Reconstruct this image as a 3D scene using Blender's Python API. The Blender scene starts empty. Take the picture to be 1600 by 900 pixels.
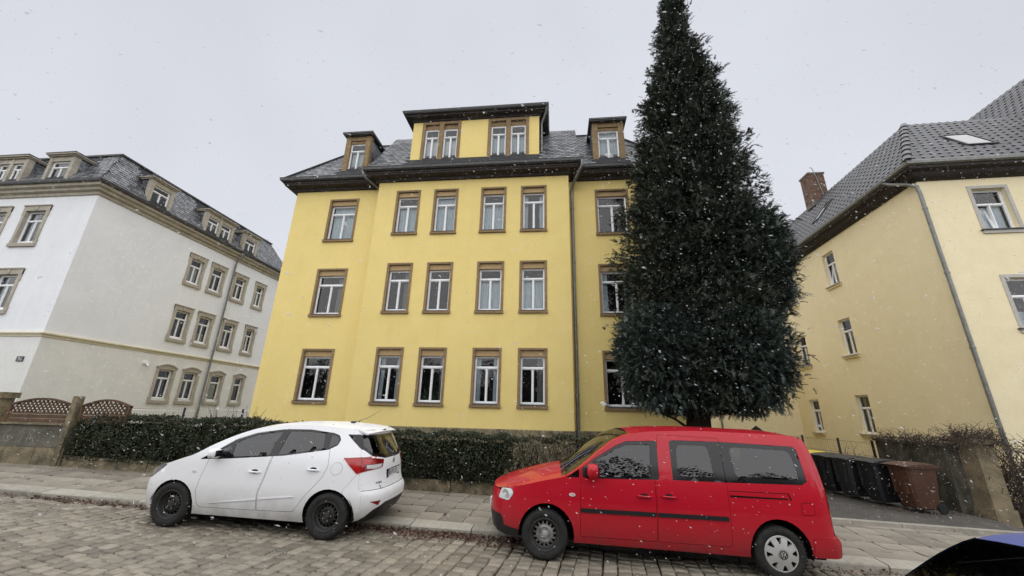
import bpy, bmesh, math, random
import numpy as np
from mathutils import Vector, Matrix
from mathutils.geometry import delaunay_2d_cdt
random.seed(7); RNG = np.random.default_rng(11)
S = bpy.context.scene; COL = S.collection; PI = math.pi

# ---------------------------------------------------------------- camera
cd = bpy.data.cameras.new('camera'); cam = bpy.data.objects.new('camera', cd); COL.objects.link(cam); S.camera = cam
cd.sensor_width = 36.0; cd.lens = 36.0 * 605.56 / 1600.0; cd.clip_start = 0.05; cd.clip_end = 2000
EYE = 1.9
RT = Vector((0.99398944,0.10694966,0.02338297)); UP = Vector((0.01077599,-0.30813567,0.95128139)); FW = Vector((-0.10894435,0.94531168,0.30743609))
cam.matrix_world = Matrix(((RT[0], UP[0], -FW[0], 0), (RT[1], UP[1], -FW[1], 0), (RT[2], UP[2], -FW[2], EYE), (0, 0, 0, 1)))

# ---------------------------------------------------------------- light: overcast winter sky
SUN_EL, SUN_AZ = math.radians(50), math.radians(200)      # azimuth measured clockwise from +Y (behind the camera)
W = bpy.data.worlds.new('World'); S.world = W; W.use_nodes = True
nt = W.node_tree; bg = nt.nodes['Background']
sky = nt.nodes.new('ShaderNodeTexSky'); sky.sky_type = 'NISHITA'; sky.sun_disc = False
sky.sun_elevation = SUN_EL; sky.sun_rotation = SUN_AZ; sky.dust_density = 4; sky.air_density = 1.0
bw = nt.nodes.new('ShaderNodeRGBToBW'); nt.links.new(sky.outputs[0], bw.inputs[0])
rmp = nt.nodes.new('ShaderNodeMapRange'); rmp.inputs['From Min'].default_value = 0; rmp.inputs['From Max'].default_value = 12
rmp.inputs['To Min'].default_value = 3.6; rmp.inputs['To Max'].default_value = 4.4
nt.links.new(bw.outputs[0], rmp.inputs['Value'])
tcw = nt.nodes.new('ShaderNodeTexCoord'); nz = nt.nodes.new('ShaderNodeTexNoise'); nz.inputs['Scale'].default_value = 1.6; nz.inputs['Detail'].default_value = 3
nt.links.new(tcw.outputs['Generated'], nz.inputs['Vector'])
cl = nt.nodes.new('ShaderNodeMapRange'); cl.inputs['From Min'].default_value = .3; cl.inputs['From Max'].default_value = .7; cl.inputs['To Min'].default_value = .92; cl.inputs['To Max'].default_value = 1.07
nt.links.new(nz.outputs[0], cl.inputs['Value'])
mu = nt.nodes.new('ShaderNodeMath'); mu.operation = 'MULTIPLY'; nt.links.new(rmp.outputs[0], mu.inputs[0]); nt.links.new(cl.outputs[0], mu.inputs[1])
vm = nt.nodes.new('ShaderNodeVectorMath'); vm.operation = 'SCALE'; vm.inputs[0].default_value = (0.955, 0.987, 1.075)
nt.links.new(mu.outputs[0], vm.inputs['Scale']); nt.links.new(vm.outputs[0], bg.inputs['Color'])
bg.inputs['Strength'].default_value = 0.1
sl = bpy.data.lights.new('sun', 'SUN'); sl.energy = 1.5; sl.angle = math.radians(170); sl.color = (1, .98, .95)
so = bpy.data.objects.new('sun', sl); COL.objects.link(so)
sd = Vector((math.sin(SUN_AZ) * math.cos(SUN_EL), math.cos(SUN_AZ) * math.cos(SUN_EL), math.sin(SUN_EL)))
so.rotation_euler = (-sd).to_track_quat('-Z', 'Y').to_euler(); so.location = sd * 60
S.view_settings.view_transform = 'Standard'; S.view_settings.look = 'None'; S.view_settings.exposure = 1.0; S.view_settings.gamma = 1
S.cycles.max_bounces = 8; S.cycles.transparent_max_bounces = 24; S.cycles.use_denoising = True

# ---------------------------------------------------------------- materials
def lerp(a, b, t): return a + (b - a) * t
MATS = {}
def mat(name, col, rough=.8, spec=.4, metal=0, var=.0, vscale=4, bump=0, bscale=60, col2=None, coat=0, objvar=0, streak=0, attr=None, stain=0, stainc=(.1,.1,.09), nscale=1.0, drip=0):
    """Principled with noise-mottled colour (col..col2), per-object brightness, fine bump, optional stains."""
    if name in MATS: return MATS[name]
    m = bpy.data.materials.new(name); m.use_nodes = True; MATS[name] = m
    n = m.node_tree.nodes; l = m.node_tree.links; p = n['Principled BSDF']
    p.inputs['Roughness'].default_value = rough; p.inputs['Metallic'].default_value = metal
    p.inputs['Specular IOR Level'].default_value = spec
    if coat: p.inputs['Coat Weight'].default_value = coat; p.inputs['Coat Roughness'].default_value = .04
    p.inputs['Base Color'].default_value = (*col, 1)
    out = None
    tc = n.new('ShaderNodeTexCoord')
    if col2 or var:
        t = n.new('ShaderNodeTexNoise'); t.inputs['Scale'].default_value = vscale; t.inputs['Detail'].default_value = 5; t.inputs['Roughness'].default_value = .65
        if streak:
            mp = n.new('ShaderNodeMapping'); mp.inputs['Scale'].default_value = (1, 1, streak); l.new(tc.outputs['Object'], mp.inputs[0]); l.new(mp.outputs[0], t.inputs['Vector'])
        else: l.new(tc.outputs['Object'], t.inputs['Vector'])
        r = n.new('ShaderNodeValToRGB'); r.color_ramp.elements[0].position = .32; r.color_ramp.elements[1].position = .68
        a = col if col2 else tuple(c * (1 - var) for c in col); b = col2 if col2 else tuple(min(1, c * (1 + var)) for c in col)
        r.color_ramp.elements[0].color = (*a, 1); r.color_ramp.elements[1].color = (*b, 1); l.new(t.outputs[0], r.inputs[0]); out = r.outputs[0]
    if stain:
        t2 = n.new('ShaderNodeTexNoise'); t2.inputs['Scale'].default_value = 1.3 * nscale; t2.inputs['Detail'].default_value = 8; t2.inputs['Roughness'].default_value = .7
        l.new(tc.outputs['Object'], t2.inputs['Vector'])
        mr = n.new('ShaderNodeMapRange'); mr.inputs['From Min'].default_value = .40; mr.inputs['From Max'].default_value = .62; mr.inputs['To Max'].default_value = stain; l.new(t2.outputs[0], mr.inputs['Value'])
        mx = n.new('ShaderNodeMix'); mx.data_type = 'RGBA'; l.new(mr.outputs[0], mx.inputs[0])
        if out: l.new(out, mx.inputs[6])
        else: mx.inputs[6].default_value = (*col, 1)
        mx.inputs[7].default_value = (*stainc, 1); out = mx.outputs[2]
    if drip:      # faint vertical rain runs and a slightly soiled foot
        mp = n.new('ShaderNodeMapping'); mp.inputs['Scale'].default_value = (5, 5, .22); l.new(tc.outputs['Object'], mp.inputs[0])
        t3 = n.new('ShaderNodeTexNoise'); t3.inputs['Scale'].default_value = 1; t3.inputs['Detail'].default_value = 6; t3.inputs['Roughness'].default_value = .6; l.new(mp.outputs[0], t3.inputs['Vector'])
        mr = n.new('ShaderNodeMapRange'); mr.inputs['From Min'].default_value = .5; mr.inputs['From Max'].default_value = .75; mr.inputs['To Max'].default_value = drip; l.new(t3.outputs[0], mr.inputs['Value'])
        mx = n.new('ShaderNodeMix'); mx.data_type = 'RGBA'; l.new(mr.outputs[0], mx.inputs[0]); l.new(out, mx.inputs[6]); mx.inputs[7].default_value = (.30, .25, .15, 1); out = mx.outputs[2]
    if objvar or attr:
        hv = n.new('ShaderNodeHueSaturation')
        if out: l.new(out, hv.inputs['Color'])
        else: hv.inputs['Color'].default_value = (*col, 1)
        mr = n.new('ShaderNodeMapRange'); mr.inputs['To Min'].default_value = 1 - (objvar or .35); mr.inputs['To Max'].default_value = 1 + (objvar or .35)
        if attr:
            at = n.new('ShaderNodeAttribute'); at.attribute_name = attr; l.new(at.outputs['Fac'], mr.inputs['Value'])
        else:
            oi = n.new('ShaderNodeObjectInfo'); l.new(oi.outputs['Random'], mr.inputs['Value'])
        l.new(mr.outputs[0], hv.inputs['Value']); out = hv.outputs[0]
    if out: l.new(out, p.inputs['Base Color'])
    if bump:
        t = n.new('ShaderNodeTexNoise'); t.inputs['Scale'].default_value = bscale; t.inputs['Detail'].default_value = 4; l.new(tc.outputs['Object'], t.inputs['Vector'])
        b = n.new('ShaderNodeBump'); b.inputs['Strength'].default_value = bump; b.inputs['Distance'].default_value = .01; l.new(t.outputs[0], b.inputs['Height']); l.new(b.outputs[0], p.inputs['Normal'])
    return m
def glass(name, tint=(.75, .8, .8), ior=1.5, rough=.01, boost=1.0):
    if name in MATS: return MATS[name]
    m = bpy.data.materials.new(name); m.use_nodes = True; MATS[name] = m; n = m.node_tree.nodes; l = m.node_tree.links
    n.clear(); o = n.new('ShaderNodeOutputMaterial'); mx = n.new('ShaderNodeMixShader'); tr = n.new('ShaderNodeBsdfTransparent'); gl = n.new('ShaderNodeBsdfGlossy')
    tr.inputs[0].default_value = (*tint, 1); gl.inputs['Roughness'].default_value = rough; gl.inputs['Color'].default_value = (1, 1, 1, 1)
    fr = n.new('ShaderNodeFresnel'); fr.inputs[0].default_value = ior
    mm = n.new('ShaderNodeMath'); mm.operation = 'MULTIPLY'; mm.inputs[1].default_value = boost; mm.use_clamp = True
    tc = n.new('ShaderNodeTexCoord'); tx = n.new('ShaderNodeTexNoise'); tx.inputs['Scale'].default_value = 1.1; tx.inputs['Detail'].default_value = 1
    bp = n.new('ShaderNodeBump'); bp.inputs['Strength'].default_value = .012; bp.inputs['Distance'].default_value = .02
    l.new(tc.outputs['Object'], tx.inputs['Vector']); l.new(tx.outputs[0], bp.inputs['Height']); l.new(bp.outputs[0], gl.inputs['Normal'])
    l.new(fr.outputs[0], mm.inputs[0]); l.new(mm.outputs[0], mx.inputs[0]); l.new(tr.outputs[0], mx.inputs[1]); l.new(gl.outputs[0], mx.inputs[2]); l.new(mx.outputs[0], o.inputs[0])
    return m

YEL = mat('yellow_render', (.79, .625, .235), .9, .2, col2=(.85, .68, .27), vscale=1.3, bump=.25, bscale=220, stain=.12, stainc=(.74, .58, .22), drip=.05)
WHT = mat('white_render', (.76, .775, .80), .9, .2, col2=(.82, .835, .855), vscale=.9, bump=.25, bscale=200, stain=.2, stainc=(.70, .71, .72), drip=.07)
WHTLOW = mat('grey_white_render', (.71, .71, .69), .9, .2, col2=(.79, .785, .76), vscale=1.2, bump=.4, bscale=150, stain=.25, stainc=(.62, .62, .58), drip=.08)
CREAM = mat('cream_render', (.86, .75, .49), .92, .2, col2=(.90, .80, .54), vscale=2.2, bump=.8, bscale=45, stain=.12, stainc=(.74, .62, .40), drip=.04)
SAND = mat('sandstone', (.235, .16, .085), .9, .2, col2=(.34, .24, .135), vscale=6, bump=.5, bscale=70, stain=.35, stainc=(.13, .10, .065))
SANDG = mat('grey_sandstone', (.37, .335, .275), .9, .2, col2=(.51, .47, .39), vscale=5, bump=.5, bscale=70, stain=.3, stainc=(.16, .14, .11))
SANDD = mat('weathered_sandstone', (.15, .125, .085), .92, .2, col2=(.33, .265, .165), vscale=8, bump=1.0, bscale=24, nscale=3.2, stain=.85, stainc=(.06, .062, .045), objvar=.15)
BLIND = mat('blind_box_wood', (.36, .245, .12), .7, .3, col2=(.46, .325, .165), vscale=5, streak=12)
EAVE = mat('dark_brown_eaves', (.032, .026, .024), .7, .3, col2=(.05, .042, .04), vscale=6)
GUT = mat('zinc_dark', (.055, .055, .058), .5, .5, metal=.3, col2=(.09, .09, .095), vscale=8)
ZINC = mat('zinc', (.17, .175, .165), .5, .5, metal=.45, col2=(.26, .265, .25), vscale=5)
LEAD = mat('lead_flashing', (.40, .40, .38), .6, .4, col2=(.5, .5, .47), vscale=5)
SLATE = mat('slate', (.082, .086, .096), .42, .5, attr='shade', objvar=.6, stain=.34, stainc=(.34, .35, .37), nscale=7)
SLATEBASE = mat('slate_under', (.03, .031, .034), .8, .3, var=.2)
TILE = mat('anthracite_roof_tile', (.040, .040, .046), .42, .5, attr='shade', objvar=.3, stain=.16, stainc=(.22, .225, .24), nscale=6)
UPVC = mat('white_window_frame', (.86, .87, .88), .4, .4, var=.03)
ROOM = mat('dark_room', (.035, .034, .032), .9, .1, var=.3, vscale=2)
LACE = mat('lace_curtain', (.56, .63, .66), .9, .1, col2=(.70, .76, .79), vscale=9)
LACEW = mat('white_blind', (.80, .80, .79), .85, .1, var=.03)
DRAPE = mat('grey_drape', (.20, .20, .19), .9, .1, col2=(.30, .30, .28), vscale=7)
POTLEAF = mat('pot_plant_leaf', (.05, .075, .04), .7, .3, attr='shade')
GLASS = glass('window_glass', (.84, .88, .89), 1.55, .02, 1.2)
SKYGL = glass('skylight_glass', (.15, .17, .18), 1.6, .03, 1.35)
BRICK = mat('brick', (.12, .075, .055), .9, .2, col2=(.22, .145, .11), vscale=5, objvar=.3)
MORTAR = mat('mortar', (.16, .14, .12), .95, .1, var=.2)

# ---------------------------------------------------------------- mesh helpers
class MB:
    def __init__(s): s.v = []; s.f = []; s.m = []; s.sh = []
    def add(s, vs, fs, mi=0, sh=None):
        o = len(s.v); s.v += [tuple(map(float, v)) for v in vs]
        for f in fs: s.f.append([i + o for i in f]); s.m.append(mi); s.sh.append(.5 if sh is None else sh)
        return s
    def quad(s, a, b, c, d, mi=0, sh=None): return s.add([a, b, c, d], [(0, 1, 2, 3)], mi, sh)
    def box(s, lo, hi, mi=0, sh=None):
        x0, y0, z0 = lo; x1, y1, z1 = hi
        return s.add([(x0,y0,z0),(x1,y0,z0),(x1,y1,z0),(x0,y1,z0),(x0,y0,z1),(x1,y0,z1),(x1,y1,z1),(x0,y1,z1)],
                     [(0,3,2,1),(4,5,6,7),(0,1,5,4),(1,2,6,5),(2,3,7,6),(3,0,4,7)], mi, sh)
    def obox(s, o, u, v, w, mi=0, sh=None):
        """parallelepiped from corner o along vectors u, v, w (u x v . w > 0 for outward faces)"""
        o, u, v, w = map(Vector, (o, u, v, w)); P = [o, o+u, o+u+v, o+v, o+w, o+u+w, o+u+v+w, o+v+w]
        return s.add(P, [(0,3,2,1),(4,5,6,7),(0,1,5,4),(1,2,6,5),(2,3,7,6),(3,0,4,7)], mi, sh)
    def tube(s, pts, r, n=8, mi=0, caps=True, sh=None):
        pts = [Vector(p) for p in pts]; rs = r if isinstance(r, (list, tuple)) else [r] * len(pts); vs = []; up = None
        for i, p in enumerate(pts):
            d = (pts[min(i+1, len(pts)-1)] - pts[max(i-1, 0)]).normalized()
            if up is None: up = Vector((0,0,1)) if abs(d.z) < .9 else Vector((1,0,0))
            a = d.cross(up).normalized(); b = a.cross(d).normalized(); up = b
            for k in range(n): t = 2*PI*k/n; vs.append(p + (a*math.cos(t) + b*math.sin(t)) * rs[i])
        fs = [(i*n+k, i*n+(k+1)%n, (i+1)*n+(k+1)%n, (i+1)*n+k) for i in range(len(pts)-1) for k in range(n)]
        if caps: fs += [tuple(range(n))[::-1], tuple(range((len(pts)-1)*n, len(pts)*n))]
        return s.add(vs, fs, mi, sh)
    def lathe(s, prof, n=32, M=None, mi=0):
        """prof: (radius, height) along local z, transformed by M"""
        vs = [(r*math.cos(2*PI*k/n), r*math.sin(2*PI*k/n), h) for r, h in prof for k in range(n)]
        if M is not None: vs = [M @ Vector(v) for v in vs]
        fs = [(i*n+k, i*n+(k+1)%n, (i+1)*n+(k+1)%n, (i+1)*n+k) for i in range(len(prof)-1) for k in range(n)]
        return s.add(vs, fs, mi)
    def prism(s, poly, ax, d0, d1, mi=0):
        """extrude 2D polygon; ax = function (a, b, d) -> xyz"""
        n = len(poly); vs = [ax(a, b, d0) for a, b in poly] + [ax(a, b, d1) for a, b in poly]
        return s.add(vs, [tuple(range(n)), tuple(range(n, 2*n))[::-1]] + [(i, i+n, (i+1)%n+n, (i+1)%n) for i in range(n)], mi)
    def mesh(s, name, mats, smooth=False, off=(0,0,0), recalc=False, angle=None):
        me = bpy.data.meshes.new(name); ox, oy, oz = off
        me.from_pydata([(a-ox, b-oy, c-oz) for a, b, c in s.v], [], s.f)
        for m in (mats if isinstance(mats, (list, tuple)) else [mats]): me.materials.append(m)
        me.polygons.foreach_set('material_index', s.m)
        if smooth: me.polygons.foreach_set('use_smooth', [True]*len(s.f))
        at = me.attributes.new('shade', 'FLOAT', 'FACE'); at.data.foreach_set('value', s.sh)
        if recalc:
            b = bmesh.new(); b.from_mesh(me); bmesh.ops.recalc_face_normals(b, faces=b.faces); b.to_mesh(me); b.free()
        if angle is not None: me.set_sharp_from_angle(angle=math.radians(angle))
        me.update(); return me
    def build(s, name, mats, parent=None, smooth=False, off=None, recalc=False, angle=None, **kw):
        if off is None: off = tuple(WORLDLOC.get(parent.name, (0,0,0))) if parent is not None else (0,0,0)
        return link(name, s.mesh(name, mats, smooth, off, recalc, angle), parent, **kw)
WORLDLOC = {}
def link(name, me, parent=None, **kw):
    o = bpy.data.objects.new(name, me); COL.objects.link(o)
    if parent is not None: o.parent = parent; WORLDLOC[o.name] = WORLDLOC.get(parent.name, (0,0,0))
    for k, v in kw.items(): o[k] = v
    return o
def thing(name, label, cat, loc=(0,0,0), rz=0, group=None):
    o = bpy.data.objects.new(name, None); COL.objects.link(o); o.location = loc; o.rotation_euler.z = rz; o.empty_display_size = .2
    o['label'] = label; o['category'] = cat
    if group: o['group'] = group
    WORLDLOC[o.name] = tuple(loc); return o
def copy_tree(o, parent=None):
    c = o.copy(); COL.objects.link(c)
    if parent is not None: c.parent = parent
    for ch in o.children: copy_tree(ch, c)
    return c
def shade(): return random.random()

def sweep(path, prof, closed=False, mi=0, mb=None, capends=True):
    """mitred moulding: path = plan points, outward is to the right of travel; prof = (out, z) from bottom to top"""
    mb = mb or MB(); n = len(path); P = [Vector((p[0], p[1])) for p in path]; offs = []
    for i in range(n):
        ds = []
        if closed or i > 0: ds.append((P[i] - P[i-1]).normalized())
        if closed or i < n-1: ds.append((P[(i+1) % n] - P[i]).normalized())
        ns = [Vector((d.y, -d.x)) for d in ds]
        if len(ns) == 1: offs.append(ns[0])
        else: b = (ns[0] + ns[1]); offs.append(b / max(1e-6, (1 + ns[0].dot(ns[1]))))
    m = len(prof); vs = [(P[i].x + offs[i].x*o, P[i].y + offs[i].y*o, z) for i in range(n) for o, z in prof]; fs = []
    for i in range(n if closed else n-1):
        j = (i+1) % n
        for k in range(m-1): fs.append((i*m+k, j*m+k, j*m+k+1, i*m+k+1))
    mb.add(vs, fs, mi); return mb

def wall_sheet(mb, o, u, L, z0, z1, holes, depth=.18, mi=0, gap=2.0, vmap=None):
    """vertical wall from plan point o along unit u, outward normal to the right of u; holes = (a0, a1, z0, z1)"""
    ux, uy = u; nx, ny = uy, -ux
    A = sorted({0, L} | {h[0] for h in holes} | {h[1] for h in holes} | set(np.arange(gap, L, gap)))
    Z = sorted({z0, z1} | {h[2] for h in holes} | {h[3] for h in holes})
    P = lambda a, z, d=0: (o[0] + ux*a - nx*d, o[1] + uy*a - ny*d, z)
    for i in range(len(A)-1):
        for j in range(len(Z)-1):
            ca, cz = (A[i]+A[i+1])/2, (Z[j]+Z[j+1])/2
            if any(h[0] < ca < h[1] and h[2] < cz < h[3] for h in holes): continue
            mb.quad(P(A[i],Z[j]), P(A[i+1],Z[j]), P(A[i+1],Z[j+1]), P(A[i],Z[j+1]), mi)
    for a0, a1, b0, b1 in holes:
        mb.quad(P(a0,b0), P(a0,b1), P(a0,b1,depth), P(a0,b0,depth), mi); mb.quad(P(a1,b0), P(a1,b0,depth), P(a1,b1,depth), P(a1,b1), mi)
        mb.quad(P(a0,b1), P(a1,b1), P(a1,b1,depth), P(a0,b1,depth), mi); mb.quad(P(a0,b0), P(a0,b0,depth), P(a1,b0,depth), P(a1,b0), mi)
    return mb

# window kit, local frame: x along wall, y into wall (0 = wall face), z up from opening bottom; cached meshes
KIT = {}
def kit(key, fn):
    if key not in KIT: KIT[key] = fn()
    return KIT[key]
def frame_with_holes(mb, x0, x1, z0, z1, y0, y1, bars_v, bars_h, t, mi=0):
    """rectangular frame bars as butted boxes; bars = extra (pos, width)"""
    mb.box((x0,y0,z0),(x0+t,y1,z1),mi); mb.box((x1-t,y0,z0),(x1,y1,z1),mi)
    mb.box((x0+t,y0,z0),(x1-t,y1,z0+t),mi); mb.box((x0+t,y0,z1-t),(x1-t,y1,z1),mi)
def window_unit(parent, pos, ang, w, h, style, curtain='none', name='window', tilt=False):
    """white casement: transom light above, two casements below. pos = world lower-left corner of opening, ang = wall rotation about z"""
    par_loc = Vector(WORLDLOC.get(parent.name, (0,0,0)))
    tr = style.get('transom', .70); t = style.get('t', .035); d = style.get('d', .11); single = style.get('single', False)
    k = (round(w,2), round(h,2), tr, t, d, single, tilt)
    def mk_frame():
        b = MB(); y0, y1 = d, d+.07; zt = h*tr
        b.box((0,y0,0),(t,y1,h)); b.box((w-t,y0,0),(w,y1,h)); b.box((t,y0,0),(w-t,y1,t*1.2)); b.box((t,y0,h-t),(w-t,y1,h))
        b.box((t,y0-.015,zt-.025),(w-t,y1,zt+.025))
        if not single: b.box((w/2-.016,y0-.012,t*1.2),(w/2+.016,y1,zt-.025))
        # sash rims, stepped back 12 mm
        def rim(x0,x1,z0,z1):
            r = .024; yy0, yy1 = y0+.012, y1-.003
            b.box((x0,yy0,z0),(x0+r,yy1,z1)); b.box((x1-r,yy0,z0),(x1,yy1,z1)); b.box((x0+r,yy0,z0),(x1-r,yy1,z0+r)); b.box((x0+r,yy0,z1-r),(x1-r,yy1,z1))
        rim(t, w-t, zt+.025, h-t)
        if single: rim(t, w-t, t*1.2, zt-.025)
        else:
            if not tilt: rim(t, w/2-.016, t*1.2, zt-.025)
            rim(w/2+.016, w-t, t*1.2, zt-.025)
        return b.mesh(name, UPVC)
    f = link(name, kit(('f',)+k, mk_frame), parent); f.location = Vector(pos) - par_loc; f.rotation_euler.z = ang
    zt = h*tr; r = .024; yg = d+.035
    panes = [(t+r, w-t-r, zt+.025+r, h-t-r)]
    if single: panes.append((t+r, w-t-r, t*1.2+r, zt-.025-r))
    else:
        if not tilt: panes.append((t+r, w/2-.016-r, t*1.2+r, zt-.025-r))
        panes.append((w/2+.016+r, w-t-r, t*1.2+r, zt-.025-r))
    for i, (x0, x1, z0, z1) in enumerate(panes):
        link('pane', kit(('p', i)+k, lambda: MB().quad((x0,yg,z0),(x1,yg,z0),(x1,yg,z1),(x0,yg,z1)).mesh('pane', GLASS)), f)
    if tilt:   # left casement tipped inwards at the top
        def mk_s():
            b = MB(); x0, x1, z0, z1 = t, w/2-.016, t*1.2, zt-.025; r2 = .06
            b.box((x0,0,0),(x0+r2,.06,z1-z0)); b.box((x1-r2,0,0),(x1,.06,z1-z0)); b.box((x0+r2,0,0),(x1-r2,.06,r2)); b.box((x0+r2,0,z1-z0-r2),(x1-r2,.06,z1-z0))
            b.quad((x0+r2,.03,r2),(x1-r2,.03,r2),(x1-r2,.03,z1-z0-r2),(x0+r2,.03,z1-z0-r2),1); return b.mesh('tilted_casement', [UPVC, GLASS])
        ts = link('tilted_casement', kit(('t',)+k, mk_s), f); ts.location = (0, d+.02, t*1.2); ts.rotation_euler.x = -math.radians(9)
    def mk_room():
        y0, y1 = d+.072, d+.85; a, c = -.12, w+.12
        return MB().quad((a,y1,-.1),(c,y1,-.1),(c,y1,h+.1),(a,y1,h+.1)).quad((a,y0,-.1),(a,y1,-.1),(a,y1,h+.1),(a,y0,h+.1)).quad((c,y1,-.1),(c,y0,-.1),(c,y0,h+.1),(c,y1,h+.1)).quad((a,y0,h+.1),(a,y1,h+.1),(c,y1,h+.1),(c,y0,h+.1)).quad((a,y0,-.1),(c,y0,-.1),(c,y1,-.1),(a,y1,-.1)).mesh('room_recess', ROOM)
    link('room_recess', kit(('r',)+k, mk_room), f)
    def drape(x0, x1, z0, z1, m, nm='curtain', amp=.014, wl=.085):
        b = MB(); n = max(4, int((x1-x0)/wl*4)); y = d+.16
        for i in range(n):
            xa, xb = lerp(x0,x1,i/n), lerp(x0,x1,(i+1)/n); ya, yb = y+amp*math.sin(xa/wl*2*PI), y+amp*math.sin(xb/wl*2*PI)
            b.quad((xa,ya,z0),(xb,yb,z0),(xb,yb,z1),(xa,ya,z1))
        link(nm, b.mesh(nm, m, True), f)
    if curtain == 'lace': drape(.03, w-.03, .05, h*tr-.02, LACE)
    elif curtain == 'lacefull': drape(.03, w-.03, .05, h-.03, LACE)
    elif curtain == 'blind': drape(.03, w-.03, .03, h*tr-.02, LACEW, 'closed_blind', .003)
    elif curtain == 'side': drape(w*.68, w-.03, .05, h-.05, DRAPE)
    elif curtain == 'sides': drape(w*.76, w-.03, .05, h-.05, LACE); drape(.03, w*.22, .05, h-.05, LACE)
    elif curtain == 'half': drape(.03, w-.03, .05, h*.36, LACE)
    elif curtain == 'plants':
        b = MB()
        for q in range(3):
            cx = lerp(.2*w, .8*w, q/2)
            for _ in range(45):
                a = random.random()*2*PI; e = random.uniform(.1, 1.4); L = random.uniform(.1, .3); c = Vector((cx, d+.24, .1))
                tip = c + Vector((math.cos(a)*math.cos(e)*L*.8, math.sin(a)*math.cos(e)*L*.4, math.sin(e)*L*1.4)); sd2 = Vector((random.uniform(-.03,.03), 0, random.uniform(-.03,.03)))
                b.add([c*.4+tip*.6-sd2, tip+sd2*.2, c*.4+tip*.6+sd2, c*.7+tip*.3], [(0,1,2,3)], 0, random.random())
        link('pot_plants', b.mesh('pot_plants', POTLEAF), f); drape(w*.8, w-.03, .05, h-.05, DRAPE)
    return f
def part_at(name, me, f):                       # sub-part sharing the window frame's local space
    return link(name, me, f)

def roof_tiles(mb, o, u, v, n, U, V, tw, th, inside, lift=.02, kind='slate', ragged=.0, clip=None):
    """tiles on a plane: origin o, u along eave, v up slope, n outward. inside(a, b) keeps tiles"""
    o, u, v, n = map(Vector, (o, u, v, n)); rows = int(V/th)+1
    for r in range(rows):
        b0 = r*th
        for c in range(-1, int(U/tw)+2):
            a0 = c*tw + (tw/2 if r % 2 else 0) + random.uniform(-1,1)*.01*ragged
            if not inside(a0+tw/2, b0+th/2): continue
            L = th*1.12; g = .004; l = lift*random.uniform(.8, 1.2); s = random.random(); P = (lambda a, b, h: o + u*clip(a, b) + v*b + n*h) if clip else (lambda a, b, h: o + u*a + v*b + n*h)
            if kind == 'slate':
                pts = [(a0+g, b0+th*.28), (a0+tw*.5, b0), (a0+tw-g, b0+th*.28), (a0+tw-g, b0+L), (a0+g, b0+L)]
                hs = [l, l, l, .004, .004]; top = [P(a, b, h) for (a, b), h in zip(pts, hs)]; bot = [P(a, b, 0) for a, b in pts[:3]]
                mb.add(top+bot, [(0,1,2,3,4), (5,6,1,0), (6,7,2,1)], 0, s)
            elif kind == 'rect':
                pts = [(a0+g, b0), (a0+tw-g, b0), (a0+tw-g, b0+L), (a0+g, b0+L)]
                top = [P(a, b, h) for (a, b), h in zip(pts, [l,l,.004,.004])]; mb.add(top+[P(a0+g,b0,0),P(a0+tw-g,b0,0)], [(0,1,2,3),(4,5,1,0)], 0, s)
            else:      # interlocking pantile: trough and roll
                xs = [0, .30, .55, .72, .88, 1.0]; hz = [.010, .0, .006, .026, .030, .010]
                top = []
                for x, h in zip(xs, hz): top.append(P(a0+tw*x, b0, l+h))
                for x, h in zip(xs, hz): top.append(P(a0+tw*x, b0+L, h*.9+.002))
                for x, h in zip(xs, hz): top.append(P(a0+tw*x, b0, h-.012))
                k = len(xs); mb.add(top, [(i, i+1, k+i+1, k+i) for i in range(k-1)] + [(2*k+i, 2*k+i+1, i+1, i) for i in range(k-1)], 0, s)
    return mb
def downpipe(parent, name, pts, r=.05, m=None, brackets=True):
    b = MB().tube(pts, r, 10); p = b.build(name, m or ZINC, parent, smooth=True, angle=40)
    c = MB(); a, z = Vector(pts[-2]), Vector(pts[-1])
    for t in (.06, .3, .55, .8):
        q = a.lerp(z, t); c.tube([q-Vector((0,0,.03)), q+Vector((0,0,.03))], r*1.25, 10)
    c.build('pipe_bracket', m or ZINC, p)
    return p

# ---------------------------------------------------------------- ground, street, pavement
def zroad(x): return -.025 * max(-60, min(60, x))
def zpav(x, y): return .1 + zroad(x) + .05 * (max(y, 6.95) - 7.2)
def zpav_in(x, y): return zpav(x, min(y, 9.4)) + .02
GROUND = mat('garden_soil', (.055, .045, .03), .95, .1, col2=(.10, .095, .05), vscale=6, bump=.6, bscale=20)
JOINT = mat('dark_joint_sand', (.035, .031, .026), .95, .1, col2=(.06, .052, .042), vscale=30, bump=.5, bscale=200)
SETT = mat('granite_sett', (.20, .175, .135), .45, .4, col2=(.315, .28, .222), vscale=14, bump=.55, bscale=90, attr='shade', objvar=.28, stain=.35, stainc=(.10, .085, .065), nscale=1.2)
SETTO = mat('granite_sett_piece', (.20, .175, .135), .45, .4, col2=(.315, .28, .222), vscale=14, bump=.55, bscale=90, objvar=.28, stain=.35, stainc=(.10, .085, .065), nscale=1.2)
SLAB = mat('paving_slab_stone', (.235, .21, .17), .65, .35, col2=(.345, .31, .255), vscale=9, bump=.5, bscale=80, objvar=.22, stain=.35, stainc=(.12, .10, .08))
KERB = mat('granite_kerb', (.30, .28, .235), .75, .35, col2=(.42, .395, .335), vscale=12, bump=.5, bscale=90, objvar=.15, stain=.3, stainc=(.18, .16, .13))
ASPH = mat('old_asphalt', (.075, .07, .062), .8, .35, col2=(.13, .12, .105), vscale=7, bump=.7, bscale=120, stain=.4, stainc=(.045, .042, .038))

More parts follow.
